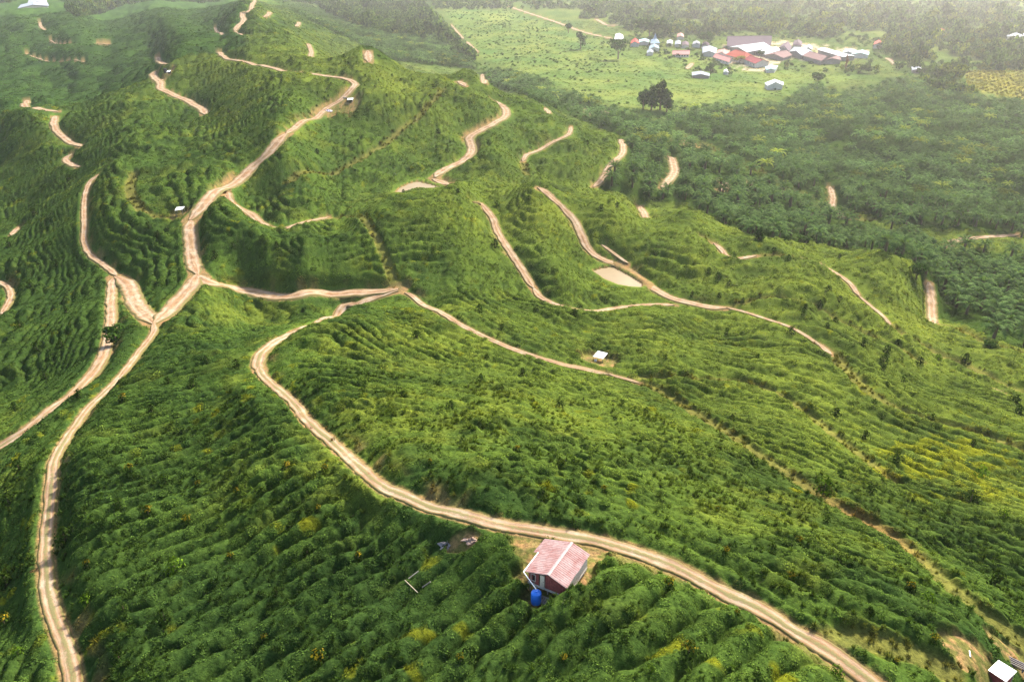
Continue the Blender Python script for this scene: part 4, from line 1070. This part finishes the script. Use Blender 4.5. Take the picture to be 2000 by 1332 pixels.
for sd, W_ in ((-1, WL), (1, WR)):
    for k in range(NSH):
        y0 = -hl+LEN*k/NSH; y1 = -hl+LEN*(k+1)/NSH+0.05
        if sd < 0 and k >= 4: Wk = W_*1.22        # the rear left sheets reach farther out
        else: Wk = W_
        n = 6; co, fa = [], []
        for i in range(n+1):
            yy = y0+(y1-y0)*i/n; wob = 0.010*(1 if i % 2 else -1)+0.008*(k % 2)
            for xx in (0.03*sd, Wk*0.5*sd, Wk*sd*(1+0.012*math.sin(k*2.1+sd))): co.append((xx, yy, roof_z(xx)+wob))
        for i in range(n):
            for j in (0, 1): fa.append((i*3+j, i*3+j+1, (i+1)*3+j+1, (i+1)*3+j) if sd > 0 else (i*3+j, (i+1)*3+j, (i+1)*3+j+1, i*3+j+1))
        obj('roof_sheet', mesh_of('roof_sheet', co, fa, [MAT['pink_roof']]), hut)
mb = MB()
for k in range(6):
    y0 = -hl+LEN*k/6; y1 = y0+LEN/6+0.03; z = RIDGE+0.035+0.006*(k % 2)
    mb.slab([(-0.13, y0, z-0.03), (0, y0, z+0.012), (0, y1, z+0.012), (-0.13, y1, z-0.03)], 0.01); mb.slab([(0, y0, z+0.012), (0.13, y0, z-0.03), (0.13, y1, z-0.03), (0, y1, z+0.012)], 0.01)
mb.build('ridge_cap', MAT['ridge_cap'], hut)
FL = 0.42; xl, xr, yf, yb = -WL*0.90, WR*0.93, -hl*0.86, hl*0.90
def plank_wall(p, q, zt, skip=()):
    """vertical boards from p to q (local xy); zt(x) gives the top"""
    mb = MB(); d = Vector((q[0]-p[0], q[1]-p[1], 0)); L = d.length; n = max(3, int(L/0.19)); R_ = Matrix.Rotation(math.atan2(d.y, d.x), 3, 'Z')
    for i in range(n):
        t = (i+0.5)/n
        if any(a < t < b_ for a, b_ in skip): continue
        x, y = p[0]+d.x*t, p[1]+d.y*t; top = zt(x)-0.06; mb.box(x, y, (FL+0.12+top)/2, L/n*0.93, 0.03+0.008*(i % 2), top-FL-0.12, R_)
    return mb
gw = plank_wall((xl, yf), (xr, yf), roof_z, skip=((0.30, 0.43), (0.09, 0.17)))
gw.build('wall', MAT['red_board'], hut)
plank_wall((xl, yb), (xr, yb), roof_z).build('wall', MAT['red_board'], hut)
plank_wall((xl, yf), (xl, yb), lambda x: roof_z(xl)).build('wall', MAT['red_board'], hut)
w_ = plank_wall((xr, yf), (xr, yb), lambda x: roof_z(xr)).build('wall', MAT['pale_board'], hut)
mb = MB(); wd = xr-xl
mb.box((xl+xr)/2, yf-0.02, FL+0.02, wd+0.06, 0.06, 0.2); mb.box((xl+xr)/2, yb+0.02, FL+0.02, wd+0.06, 0.06, 0.2)
mb.box(xl-0.02, (yf+yb)/2, FL+0.02, 0.06, yb-yf-0.08, 0.2); mb.box(xr+0.02, (yf+yb)/2, FL+0.02, 0.06, yb-yf-0.08, 0.2)
mb.box((xl+xr)/2, (yf+yb)/2, FL+0.02, wd-0.1, yb-yf-0.1, 0.06)
mb.build('floor_frame', MAT['pale_board'], hut)
for x in (xl+0.1, (xl+xr)/2, xr-0.1):
    for y in (yf+0.1, (yf+yb)/2, yb-0.1):
        mb = MB(); mb.box(x, y, FL/2-0.35, 0.11, 0.11, FL+0.7); mb.build('stilt', MAT['grey_wood'], hut)
mb = MB(); mb.box(xl+wd*0.365, yf-0.005, FL+0.10+0.62, wd*0.115, 0.05, 1.2); dr_ = mb.build('door', MAT['door'], hut)
mb = MB(); mb.box(xl+wd*0.40, yf-0.045, FL+0.70, 0.05, 0.03, 0.06); mb.build('handle', MAT['dark'], dr_)
mb = MB(); x0 = xl+wd*0.13; mb.box(x0, yf, FL+0.75, 0.36, 0.03, 0.62); wi = mb.build('window', MAT['dark'], hut)
mb = MB()
for s_ in (-1, 1): mb.box(x0+s_*0.2, yf-0.02, FL+0.75, 0.05, 0.06, 0.72)
mb.box(x0, yf-0.021, FL+1.09, 0.34, 0.06, 0.05); mb.box(x0, yf-0.021, FL+0.41, 0.34, 0.06, 0.05); mb.build('frame', MAT['pale_board'], wi)
mb = MB(); mb.bar((-WL-0.05, -hl-0.08, EAVE-0.02), (-WL-0.05, hl*0.14, EAVE+0.01), 0.05); mb.build('gutter', MAT['pvc'], hut)
mb = MB(); mb.bar((-WL*0.98, -hl+0.03, EAVE-0.04), (0, -hl+0.03, RIDGE-0.03), 0.03, 4); mb.bar((0, -hl+0.03, RIDGE-0.03), (WR*0.98, -hl+0.03, EAVE-0.04), 0.03, 4)
mb.bar((WR*0.97, -hl, EAVE-0.03), (WR*0.97, hl, EAVE-0.03), 0.03, 4); mb.build('fascia', MAT['pale_board'], hut)
# water tank, its pallet, the downpipe into it
tz = gz+0.05; tb = px3(1047, 1174, tz)
tr = 0.42
tank = thing('water_tank', 'blue plastic water tank under the white pipe below the hut', 'water tank', tuple(tb))
obj('tank_body', mesh_of('tank_body', *lathe([(tr*0.97, -0.1), (tr, 0.02), (tr, 0.22), (tr*.965, .25), (tr, .28), (tr, .48), (tr*.965, .51), (tr, .54), (tr, .74), (tr*.965, .77), (tr, .80), (tr*.96, .88), (tr*.6, 1.0), (tr*.45, 1.02)], 20), [MAT['blue']], False), tank)
obj('lid', mesh_of('lid', *lathe([(tr*.40, 1.0), (tr*.42, 1.07), (tr*.3, 1.10)], 16), [MAT['blue']]), tank)
Rz = Matrix.Rotation(yaw, 4, 'Z'); Mh = Matrix.Translation((ctr[0], ctr[1], gz)) @ Rz
pl = Mh.inverted() @ Vector((tb[0], tb[1]+0.05, tz+1.24))
mb = MB(); mb.bar((-WL-0.05, -hl-0.08, EAVE-0.02), tuple(pl), 0.045); mb.build('downpipe', MAT['pvc'], hut)
for q_ in tank.children: q_.scale = (1, 1, 1.08)
pc = px3(1064, 1174, gz+0.05)
pal = thing('wooden_pallet', 'slatted grey wooden pallet lying beside the blue water tank', 'pallet', (pc[0], pc[1], gz+0.06), -0.5)
for k in range(5):
    mb = MB(); mb.box(-0.36+0.18*k, 0, 0.12, 0.11, 0.75, 0.03); mb.build('slat', MAT['grey_wood'], pal)
for s_ in (-1, 0, 1):
    mb = MB(); mb.box(0, 0.32*s_, 0.05, 0.85, 0.07, 0.10); mb.build('bearer', MAT['grey_wood'], pal)
# --- simple open shelters: four photographed roof corners at roof height h
def shelter(name, label, corners, h, tilt, mat, post=0.06, cat='shelter', walls=None, wall_mat=None, sink=0.5):
    c0 = cast(np.mean([c[0] for c in corners]), np.mean([c[1] for c in corners])+6, Z1); g0 = ground(c0[0], c0[1])
    P = [px3(u, v, g0+h) for u, v in corners]; cen = np.mean(P, axis=0); g0 = ground(cen[0], cen[1])
    P = [px3(u, v, g0+h) for u, v in corners]; cen = np.mean(P, axis=0)
    t = thing(name, label, cat, (cen[0], cen[1], g0))
    Q = [p-np.array([cen[0], cen[1], g0]) for p in P]
    for i in range(4): Q[i][2] += tilt*(1 if i in (1, 2) else -1)
    mb = MB(); a, b_, c, d = Q
    n = 6
    for k in range(n):    # sheets side by side along a->d
        f0, f1 = k/n, (k+1)/n
        mb.slab([a+(d-a)*f0+np.array([0, 0, .012*(k % 2)]), a+(d-a)*f1+np.array([0, 0, .012*(k % 2)]), b_+(c-b_)*f1+np.array([0, 0, .012*(k % 2)]), b_+(c-b_)*f0+np.array([0, 0, .012*(k % 2)])], 0.03)
    mb.build('roof', mat, t)
    m_ = np.mean(Q, axis=0)
    posts = [m_+(q-m_)*0.86 for q in Q]
    for q in posts:
        gq = ground(cen[0]+q[0], cen[1]+q[1])-g0
        mb = MB(); mb.box(q[0], q[1], (q[2]-0.06+gq-sink)/2, post, post, q[2]-0.06-gq+sink); mb.build('post', MAT['grey_wood'], t)
    for i, j in ((0, 1), (2, 3)):
        mb = MB(); mb.bar(posts[i]-np.array([0, 0, .06]), posts[j]-np.array([0, 0, .06]), post*0.5, 4); mb.build('beam', MAT['grey_wood'], t)
    for w in (walls or []):
        i, j = w; p, q = posts[i], posts[j]; nb = max(3, int(np.linalg.norm(q-p)/0.25)); mb = MB(); dd = q-p; R_ = Matrix.Rotation(math.atan2(dd[1], dd[0]), 3, 'Z')
        for k in range(nb):
            c_ = p+dd*(k+0.5)/nb; mb.box(c_[0], c_[1], c_[2]/2-0.12, np.linalg.norm(dd[:2])/nb*0.95, 0.04, c_[2]-0.05, R_)
        mb.build('wall', wall_mat or MAT['red_board'], t)
    return t, cen, g0
shelter('open_shelter', 'small open shelter with a flat white roof on bare soil by the narrow path', [(1158,695.4),(1178,701.4),(1187,690.6),(1168,684.6)], 1.5, 0.08, MAT['white_sheet'])
shelter('open_shelter', 'small white-roofed open shelter beside the road on the main ridge', [(341,411),(356.5,409.8),(361,404),(344.5,404.4)], 1.9, 0.1, MAT['white_sheet'], 0.09)
shelter('white_roofed_hut', 'dark red hut with a clean white flat roof at the lower right corner', [(1930.5,1306.8),(1964.8,1332),(1985.6,1311.6),(1950.4,1287.6)], 1.7, 0.06, MAT['white_sheet'], 0.09, 'hut', [(0, 1), (1, 2), (2, 3), (3, 0)])
t, cen, g0 = shelter('panelled_shelter', 'grey shelter with white roof and black side panel beside the bare ridge road', [(678,195.5),(689,195.5),(691,191),(679,191)], 2.2, 0.12, MAT['white_sheet'], 0.12, walls=[(1, 2)], wall_mat=MAT['grey_sheet'])
p_ = px3(675, 201, g0); mb = MB(); mb.box(p_[0]-cen[0], p_[1]-cen[1], 1.1, 1.7, 1.4, 2.6); mb.build('side_panel', MAT['black_sheet'], t)
t, cen, g0 = shelter('panelled_shelter', 'farther little shelter with white roof and black panel inside a road loop', [(325,141),(332,141),(334,138),(327,138)], 2.2, 0.12, MAT['white_sheet'], 0.12, walls=[(2, 3)], wall_mat=MAT['black_sheet'])
p_ = px3(323.5, 142, g0); mb = MB(); mb.box(p_[0]-cen[0], p_[1]-cen[1], 1.1, 1.5, 1.5, 2.6); mb.build('side_panel', MAT['black_sheet'], t)
# heaps and loose pieces
def heap(name, label, cat, u, v, rx, ry, hh, mat, seed, n=16):
    c = cast(u, v, Z1); rng = np.random.default_rng(seed); co, fa = [], []
    for r in range(6):
        f = r/5
        for k in range(n):
            a = 6.2832*k/n; q = 1+0.28*rng.normal()*(f > 0.1)
            co.append((rx*f*math.cos(a)*q, ry*f*math.sin(a)*q, hh*(1-f**1.4)*(1+0.35*rng.normal())-0.12*f))
    for r in range(5):
        for k in range(n): fa.append((r*n+k, (r+1)*n+k, (r+1)*n+(k+1) % n, r*n+(k+1) % n))
    o = obj(name, mesh_of(name, co, fa, [mat]), None, tuple(c)); o['label'] = label; o['category'] = cat; return o
heap('rubble_heap', 'grey crumpled heap lying in the greenery left of the hut', 'heap', 874, 1064, 0.75, 0.55, 0.28, MAT['rubble'], 3)
heap('soil_heap', 'pale pinkish bare soil heap between the grey heap and the track', 'heap', 922, 1054, 0.75, 0.5, 0.18, simple('pink_soil', (.24, .165, .13), scale=4), 4)
heap('tarp_heap', 'purplish grey tarpaulin heap beside the ridge road below the panelled shelter', 'heap', 640, 217, 2.0, 2.2, 0.7, simple('purple_tarp', (.30, .28, .34), scale=2), 5)
def stick(name, label, cat, p, q, r, mat, lift=0.25):
    a = cast(p[0], p[1], SURF); b_ = cast(q[0], q[1], SURF); o_ = a.copy()
    mb = MB(); mb.bar((0, 0, lift), tuple(b_-a+np.array([0, 0, lift])), r); o = mb.build(name, mat); o.location = tuple(o_); o['label'] = label; o['category'] = cat; return o
stick('wooden_pole', 'pale pole lying uppermost in the three-pole frame left of the hut', 'pole', (798, 1134), (818, 1119), 0.05, MAT['grey_wood'])
stick('wooden_pole', 'longest pale brown pole lying lowest left in the three-pole frame', 'pole', (791, 1137), (816, 1161), 0.05, MAT['pole'])
stick('wooden_pole', 'grey pole lying at the right of the three-pole frame', 'pole', (825, 1151), (841, 1140), 0.05, MAT['grey_wood'])
stick('white_board', 'short white board lying on the bare soil above the white-roofed hut', 'board', (1893, 1271), (1895, 1283), 0.05, MAT['pvc'], 0.05)
stick('pale_stick', 'short pale stick lying just below the hut corner', 'stick', (1099, 1179), (1103, 1172), 0.03, MAT['pole'], 0.06)
c = cast(1163, 706, Z1); t = thing('water_jug', 'white plastic drum standing under the edge of the open shelter', 'drum', tuple(c))
obj('drum_body', mesh_of('drum_body', *lathe([(.2, -.05), (.24, .05), (.24, .45), (.16, .56), (.1, .6)], 12), [MAT['pvc']], True), t)
obj('cap', mesh_of('cap', *lathe([(.09, .58), (.09, .66)], 10), [MAT['dark']]), t)
c = px3(1979, 1294, gz-5); c = cast(1979, 1296, Z1)
t = thing('timber_stack', 'dark low stack of weathered boards behind the white-roofed hut', 'timber', tuple(c), -0.72)
for k in range(9):
    mb = MB(); mb.box(0, -0.45+0.11*k, 0.16+0.10*(k % 2)+0.03*math.sin(k*3), 2.3+0.2*math.sin(k*1.7), 0.10, 0.05); mb.build('plank', MAT['dark_tarp'], t)
for x in (-0.8, 0.8):
    mb = MB(); mb.box(x, 0, 0.05, 0.12, 1.1, 0.16); mb.build('bearer', MAT['grey_wood'], t)

# ---------------------------------------------------------------- the village and the sawmill
RC = {'purple': (.085, .055, .075), 'brown': (.14, .075, .075), 'white': (.50, .51, .53), 'pale': (.23, .255, .30), 'red': (.36, .035, .03), 'orange': (.30, .055, .035), 'darkred': (.17, .018, .028),
      'pink': (.38, .17, .155), 'teal': (.30, .46, .46), 'grey': (.28, .28, .31), 'blue': (.19, .26, .33)}
RM = {k: simple(k+'_roof', v, tuple(q*0.8 for q in v), 0.25, 0.85, 0.04) for k, v in RC.items()}
MAT['plaster'] = simple('pale_plaster', (.46, .44, .41), (.36, .34, .31), 0.4)
MAT['dim_wall'] = simple('dim_timber_wall', (.22, .19, .18), (.15, .13, .12), 0.4)
MAT['glass'] = simple('window_glass', (.03, .04, .05), rough=0.15, spec=0.5)
def building(name, label, cat, corners, h, roof, wall='plaster', rise=0.14, ridge_along=None, windows=0, columns=0, spire=0, group=None, hip=0.0):
    """corners: near-left, near-right, far-right, far-left eave corners in the photo"""
    cu, cv = np.mean(corners, axis=0); base = cast(cu, cv+3, Z1); g0 = float(base[2]) if base is not None else 0.0
    h *= 0.72
    P = [px3(u, v, g0+h) for u, v in corners]; cen = np.mean(P, axis=0)
    Q = [p-np.array([cen[0], cen[1], g0]) for p in P]; a, b_, c, d = Q
    t = thing(name, label, cat, (cen[0], cen[1], g0), 0, group)
    m_ = np.mean(Q, axis=0); I = [m_+(q-m_)*0.93 for q in Q]
    ab = np.linalg.norm(b_-a); ad = np.linalg.norm(d-a)
    along = (ab >= ad) if ridge_along is None else ridge_along
    if not along: a, b_, c, d = b_, c, d, a; ab, ad = ad, ab; I = [I[1], I[2], I[3], I[0]]
    rh = np.array([0, 0, ad*0.5*rise*2])
    r0_, r1_ = (a+d)/2+rh, (b_+c)/2+rh
    i0, i1 = (I[0]+I[3])/2+rh*0.9, (I[1]+I[2])/2+rh*0.9
    ax_ = (r1_-r0_)*hip; r0h, r1h = r0_+ax_, r1_-ax_
    mb = MB(); co = [tuple(q) for q in I]+[(q[0], q[1], -1.0) for q in I]+[tuple(i0), tuple(i1)]
    mb.co = co; mb.fa = [(0,4,5,1),(1,5,6,2),(2,6,7,3),(3,7,4,0)]+([(0,8,3),(1,2,9)] if hip == 0 else [])
    mb.build('wall', MAT[wall], t)
    mb = MB(); mb.slab([a, b_, r1h, r0h], 0.25); mb.slab([c, d, r0h, r1h], 0.25)
    if hip: mb.slab([b_, c, r1h], 0.25); mb.slab([d, a, r0h], 0.25)
    rf_ = mb.build('roof', RM[roof], t)
    mb = MB(); mb.bar(r0h+np.array([0, 0, .08]), r1h+np.array([0, 0, .08]), 0.3, 5); mb.build('ridge_cap', RM[roof], rf_)
    out = np.array([(I[1]-I[0])[1], -(I[1]-I[0])[0], 0.0]); out /= np.linalg.norm(out)+1e-9
    dirv = (I[1]-I[0])/(np.linalg.norm(I[1]-I[0])+1e-9); R_ = Matrix.Rotation(math.atan2(dirv[1], dirv[0]), 3, 'Z')
    for k in range(windows):
        p = I[0]+(I[1]-I[0])*(k+0.6)/(windows+0.2)+out*0.03; mb = MB(); mb.box(p[0], p[1], h*0.55, 1.5, 0.12, 1.6, R_); w_ = mb.build('window', MAT['glass'], t)
        mb = MB(); mb.box(p[0]+out[0]*.05, p[1]+out[1]*.05, h*0.55-0.9, 1.9, 0.3, 0.15, R_); mb.build('sill', MAT['plaster'], w_)
    for k in range(columns):
        p = a+(b_-a)*(k+0.5)/columns-out*0.2; mb = MB(); mb.box(p[0], p[1], h/2-0.5, 0.5, 0.5, h+0.5, R_); mb.build('column', MAT['plaster'], t)
    if spire:
        mb = MB(); s_ = ad*0.16; cc = (r0h+r1h)/2; b0 = len(mb.co)
        mb.co += [(cc[0]-s_, cc[1]-s_, cc[2]-.3), (cc[0]+s_, cc[1]-s_, cc[2]-.3), (cc[0]+s_, cc[1]+s_, cc[2]-.3), (cc[0]-s_, cc[1]+s_, cc[2]-.3), (cc[0], cc[1], cc[2]+spire)]
        mb.fa += [(0,1,4),(1,2,4),(2,3,4),(3,0,4)]; mb.build('spire', RM[roof], rf_)
    return t
B = building
GV = 'village and sawmill buildings'
B('sawmill_shed', 'long dark purple-roofed shed at the back of the sawmill yard', 'shed', [(1420,90.5),(1506,89),(1506,80),(1418,81)], 7, 'purple', 'dim_wall', 0.16, group=GV)
B('sawmill_shed', 'largest shed with a wide bright white roof in the sawmill', 'shed', [(1424,92.5),(1459,102.5),(1507,92.5),(1476,84.5)], 8, 'white', 'dim_wall', 0.06, ridge_along=False, group=GV)
B('sawmill_shed', 'low white-roofed shed right of the largest white roof', 'shed', [(1472,101.5),(1494,107),(1526,98),(1505,93)], 5, 'white', 'dim_wall', 0.08, group=GV)
B('sawmill_shed', 'brownish pink roof in front of the low white shed', 'shed', [(1493,108),(1530,114),(1548,108),(1524,100)], 5, 'brown', 'dim_wall', 0.1, group=GV)
B('sawmill_shed', 'dark purple roof at the left end of the row of joined sheds', 'shed', [(1521,94),(1541,101),(1547,92),(1530,85.5)], 7, 'purple', 'dim_wall', 0.12, group=GV)
B('sawmill_shed', 'pale patched roof in the middle of the row of joined sheds', 'shed', [(1542,101),(1566,109),(1591,103.5),(1551,92.5)], 7, 'pale', 'dim_wall', 0.08, group=GV)
B('sawmill_shed', 'wide brown roof near the right end of the row of joined sheds', 'shed', [(1567,109),(1604,119.5),(1626,112.5),(1592,104)], 7, 'brown', 'dim_wall', 0.1, group=GV)
B('sawmill_shed', 'narrow pinkish roof closing the row of joined sheds on the right', 'shed', [(1606,119.5),(1643,118),(1641,112),(1627,113)], 6, 'brown', 'dim_wall', 0.1, group=GV)
B('village_hall', 'broad bright red-roofed hall behind the yellow tree', 'hall', [(1416,107),(1451,116),(1476,112),(1440,103)], 7, 'orange', 'plaster', 0.2, hip=0.2, windows=6, group=GV)
B('village_hall', 'dark red-roofed white building with a row of columns', 'hall', [(1453,116),(1475,125),(1504,121),(1473,113)], 7, 'darkred', 'plaster', 0.16, windows=4, columns=8, group=GV)
B('long_house', 'narrow salmon-pink roof left of the bright red hall', 'house', [(1392,112),(1424,122),(1431,117),(1402,108)], 5, 'pink', 'plaster', 0.15, windows=5, group=GV)
B('annex', 'pale teal-roofed annex below the white columned building', 'house', [(1497,137),(1514,136.5),(1520,129),(1494,131)], 5, 'teal', 'plaster', 0.12, windows=2, group=GV)
B('house', 'pale blue-roofed house at the left of the bright red hall', 'house', [(1372,104),(1398,105),(1401,95),(1372,92.5)], 6, 'pale', 'plaster', 0.16, windows=4, group=GV)
B('house', 'light pink-roofed house between the pale blue roof and the red hall', 'house', [(1400,105),(1420,109),(1428,104),(1402,98)], 6, 'pink', 'plaster', 0.14, windows=3, group=GV)
B('long_house', 'long low white house with a thin red roof edge', 'house', [(1313,107),(1347,107),(1347,101.5),(1313,103)], 5, 'pink', 'plaster', 0.16, windows=6, group=GV)
B('spired_house', 'blue-grey hip-roofed house with a small spire', 'house', [(1270,85.5),(1289,85),(1286,79),(1271,78.5)], 8, 'blue', 'plaster', 0.3, hip=0.28, spire=7, windows=3, group=GV)
B('house', 'pale house directly below the spired house', 'house', [(1267,97),(1288,95.5),(1286,90),(1269,90)], 5, 'blue', 'plaster', 0.16, windows=3, group=GV)
B('house', 'small pale house lowest in the group under the spired house', 'house', [(1263,104.5),(1276,103.5),(1276,98.5),(1264,99)], 5, 'pale', 'plaster', 0.16, windows=2, group=GV)
B('house', 'bright red-roofed house left of the spired house', 'house', [(1231,86),(1249,86),(1246,79),(1234,79)], 6, 'red', 'plaster', 0.25, windows=2, group=GV)
B('house', 'thin pale roof between the red-roofed house and the spired house', 'house', [(1248,83),(1268,83),(1268,78),(1248,78)], 6, 'teal', 'plaster', 0.12, windows=2, group=GV)
B('house', 'white roadside building at the end of the dusty road', 'house', [(1200,78),(1218,79),(1217,69),(1202,67)], 7, 'white', 'plaster', 0.14, windows=2, group=GV)
for cs, rc, lb in [([(1318,88),(1330,88),(1330,81),(1319,81)], 'pale', 'pale house second in the hamlet behind the long low white house'), ([(1331,90),(1346,90),(1345,83),(1332,83)], 'purple', 'purple-roofed house in the hamlet behind the long low white house'),
                   ([(1302,86),(1314,86),(1314,80),(1303,80)], 'white', 'white house farthest left in the hamlet'), ([(1322,73),(1336,73),(1335,67),(1323,67)], 'pink', 'little pink house at the back of the hamlet'),
                   ([(1352,88),(1368,89),(1367,83),(1354,82)], 'grey', 'grey-roofed house at the right of the hamlet'), ([(1370,90),(1386,91),(1385,85),(1372,84)], 'purple', 'dark-roofed house beside the broad green village tree')]:
    B('house', lb, 'house', cs, 5, rc, 'plaster', 0.18, windows=2, group=GV)
B('cattle_shed', 'grey-roofed open barn with dark underside in the green field', 'barn', [(1352,148),(1386,149),(1386,143.5),(1351,141.5)], 4, 'pale', 'dim_wall', 0.1, columns=6)
B('white_barn', 'white gabled barn standing alone in the yellow field', 'barn', [(1499,168),(1530,167),(1530.5,161),(1493,162.5)], 6, 'white', 'plaster', 0.2, windows=3)
B('small_shed', 'tiny white shed beside the dark palm-like tree', 'shed', [(1413,141),(1423,142),(1422,138),(1414,137)], 4, 'white', 'plaster', 0.2)
B('sawmill_shed', 'long sweeping white roof at the right of the sawmill', 'shed', [(1596,97),(1648,112),(1672,110.5),(1612,94)], 7, 'white', 'dim_wall', 0.06, group=GV)
B('sawmill_shed', 'pale teal roof at the far right end of the sawmill', 'shed', [(1662,107),(1697,108),(1698,102),(1669,101.5)], 6, 'teal', 'plaster', 0.12, windows=4, group=GV)
B('sawmill_shed', 'grey roof behind the long sweeping white roof', 'shed', [(1646,103),(1666,104),(1674,98.5),(1650,97.5)], 6, 'grey', 'plaster', 0.12, group=GV)
B('house', 'dark purple-roofed house behind the joined sheds', 'house', [(1548,88),(1566,90),(1567,82),(1551,80)], 8, 'purple', 'plaster', 0.25, hip=.2, windows=2, group=GV)
B('house', 'white little house behind the row of joined sheds', 'house', [(1572,95),(1586,97),(1586,91),(1574,90)], 6, 'white', 'plaster', 0.18, windows=2, group=GV)
B('palm_house', 'white-roofed house alone among the palms at right', 'house', [(1782,137),(1808,139),(1806,133),(1780,131)], 5, 'white', 'dim_wall', 0.15, windows=3)
B('distant_house', 'orange-roofed far house in the hazy wood at upper right', 'house', [(1822,62),(1850,62),(1849,54),(1823,54)], 9, 'orange', 'plaster', 0.15)
B('distant_shed', 'long white far building at the right edge of the hazy wood', 'shed', [(1966,72),(2004,77),(2004,67),(1968,64)], 9, 'white', 'plaster', 0.1)
B('distant_house', 'orange-roofed house behind the right end of the sawmill', 'house', [(1706,88),(1724,88),(1723,82),(1708,82)], 7, 'orange', 'plaster', 0.2)
B('town_building', 'long white building behind the far left hill', 'building', [(34,17),(96,12),(93,6),(40,10)], 12, 'pale', 'plaster', 0.06)
B('town_building', 'grey-purple roofed building at the top left', 'building', [(54,8),(92,6),(90,-2),(56,-1)], 12, 'grey', 'plaster', 0.1)
# ---------------------------------------------------------------- haze over the plain
hz = mesh_of('haze', [(x, y, z) for x in (-9000, 9000) for y in (-9000, 9000) for z in (-3.0, CAM_Z+12)],
             [(0,1,3,2),(4,6,7,5),(0,4,5,1),(2,3,7,6),(0,2,6,4),(1,5,7,3)])
m = bpy.data.materials.new('haze'); m.use_nodes = True; nt = m.node_tree; nt.nodes.clear()
out = nd(nt, 'ShaderNodeOutputMaterial'); pv = nd(nt, 'ShaderNodeVolumePrincipled')
pv.inputs['Color'].default_value = (0.97, 0.98, 1.0, 1); pv.inputs['Density'].default_value = HAZE
pv.inputs['Anisotropy'].default_value = 0.6
nt.links.new(pv.outputs[0], out.inputs['Volume']); hz.materials.append(m)
obj('haze', hz, kind='stuff')
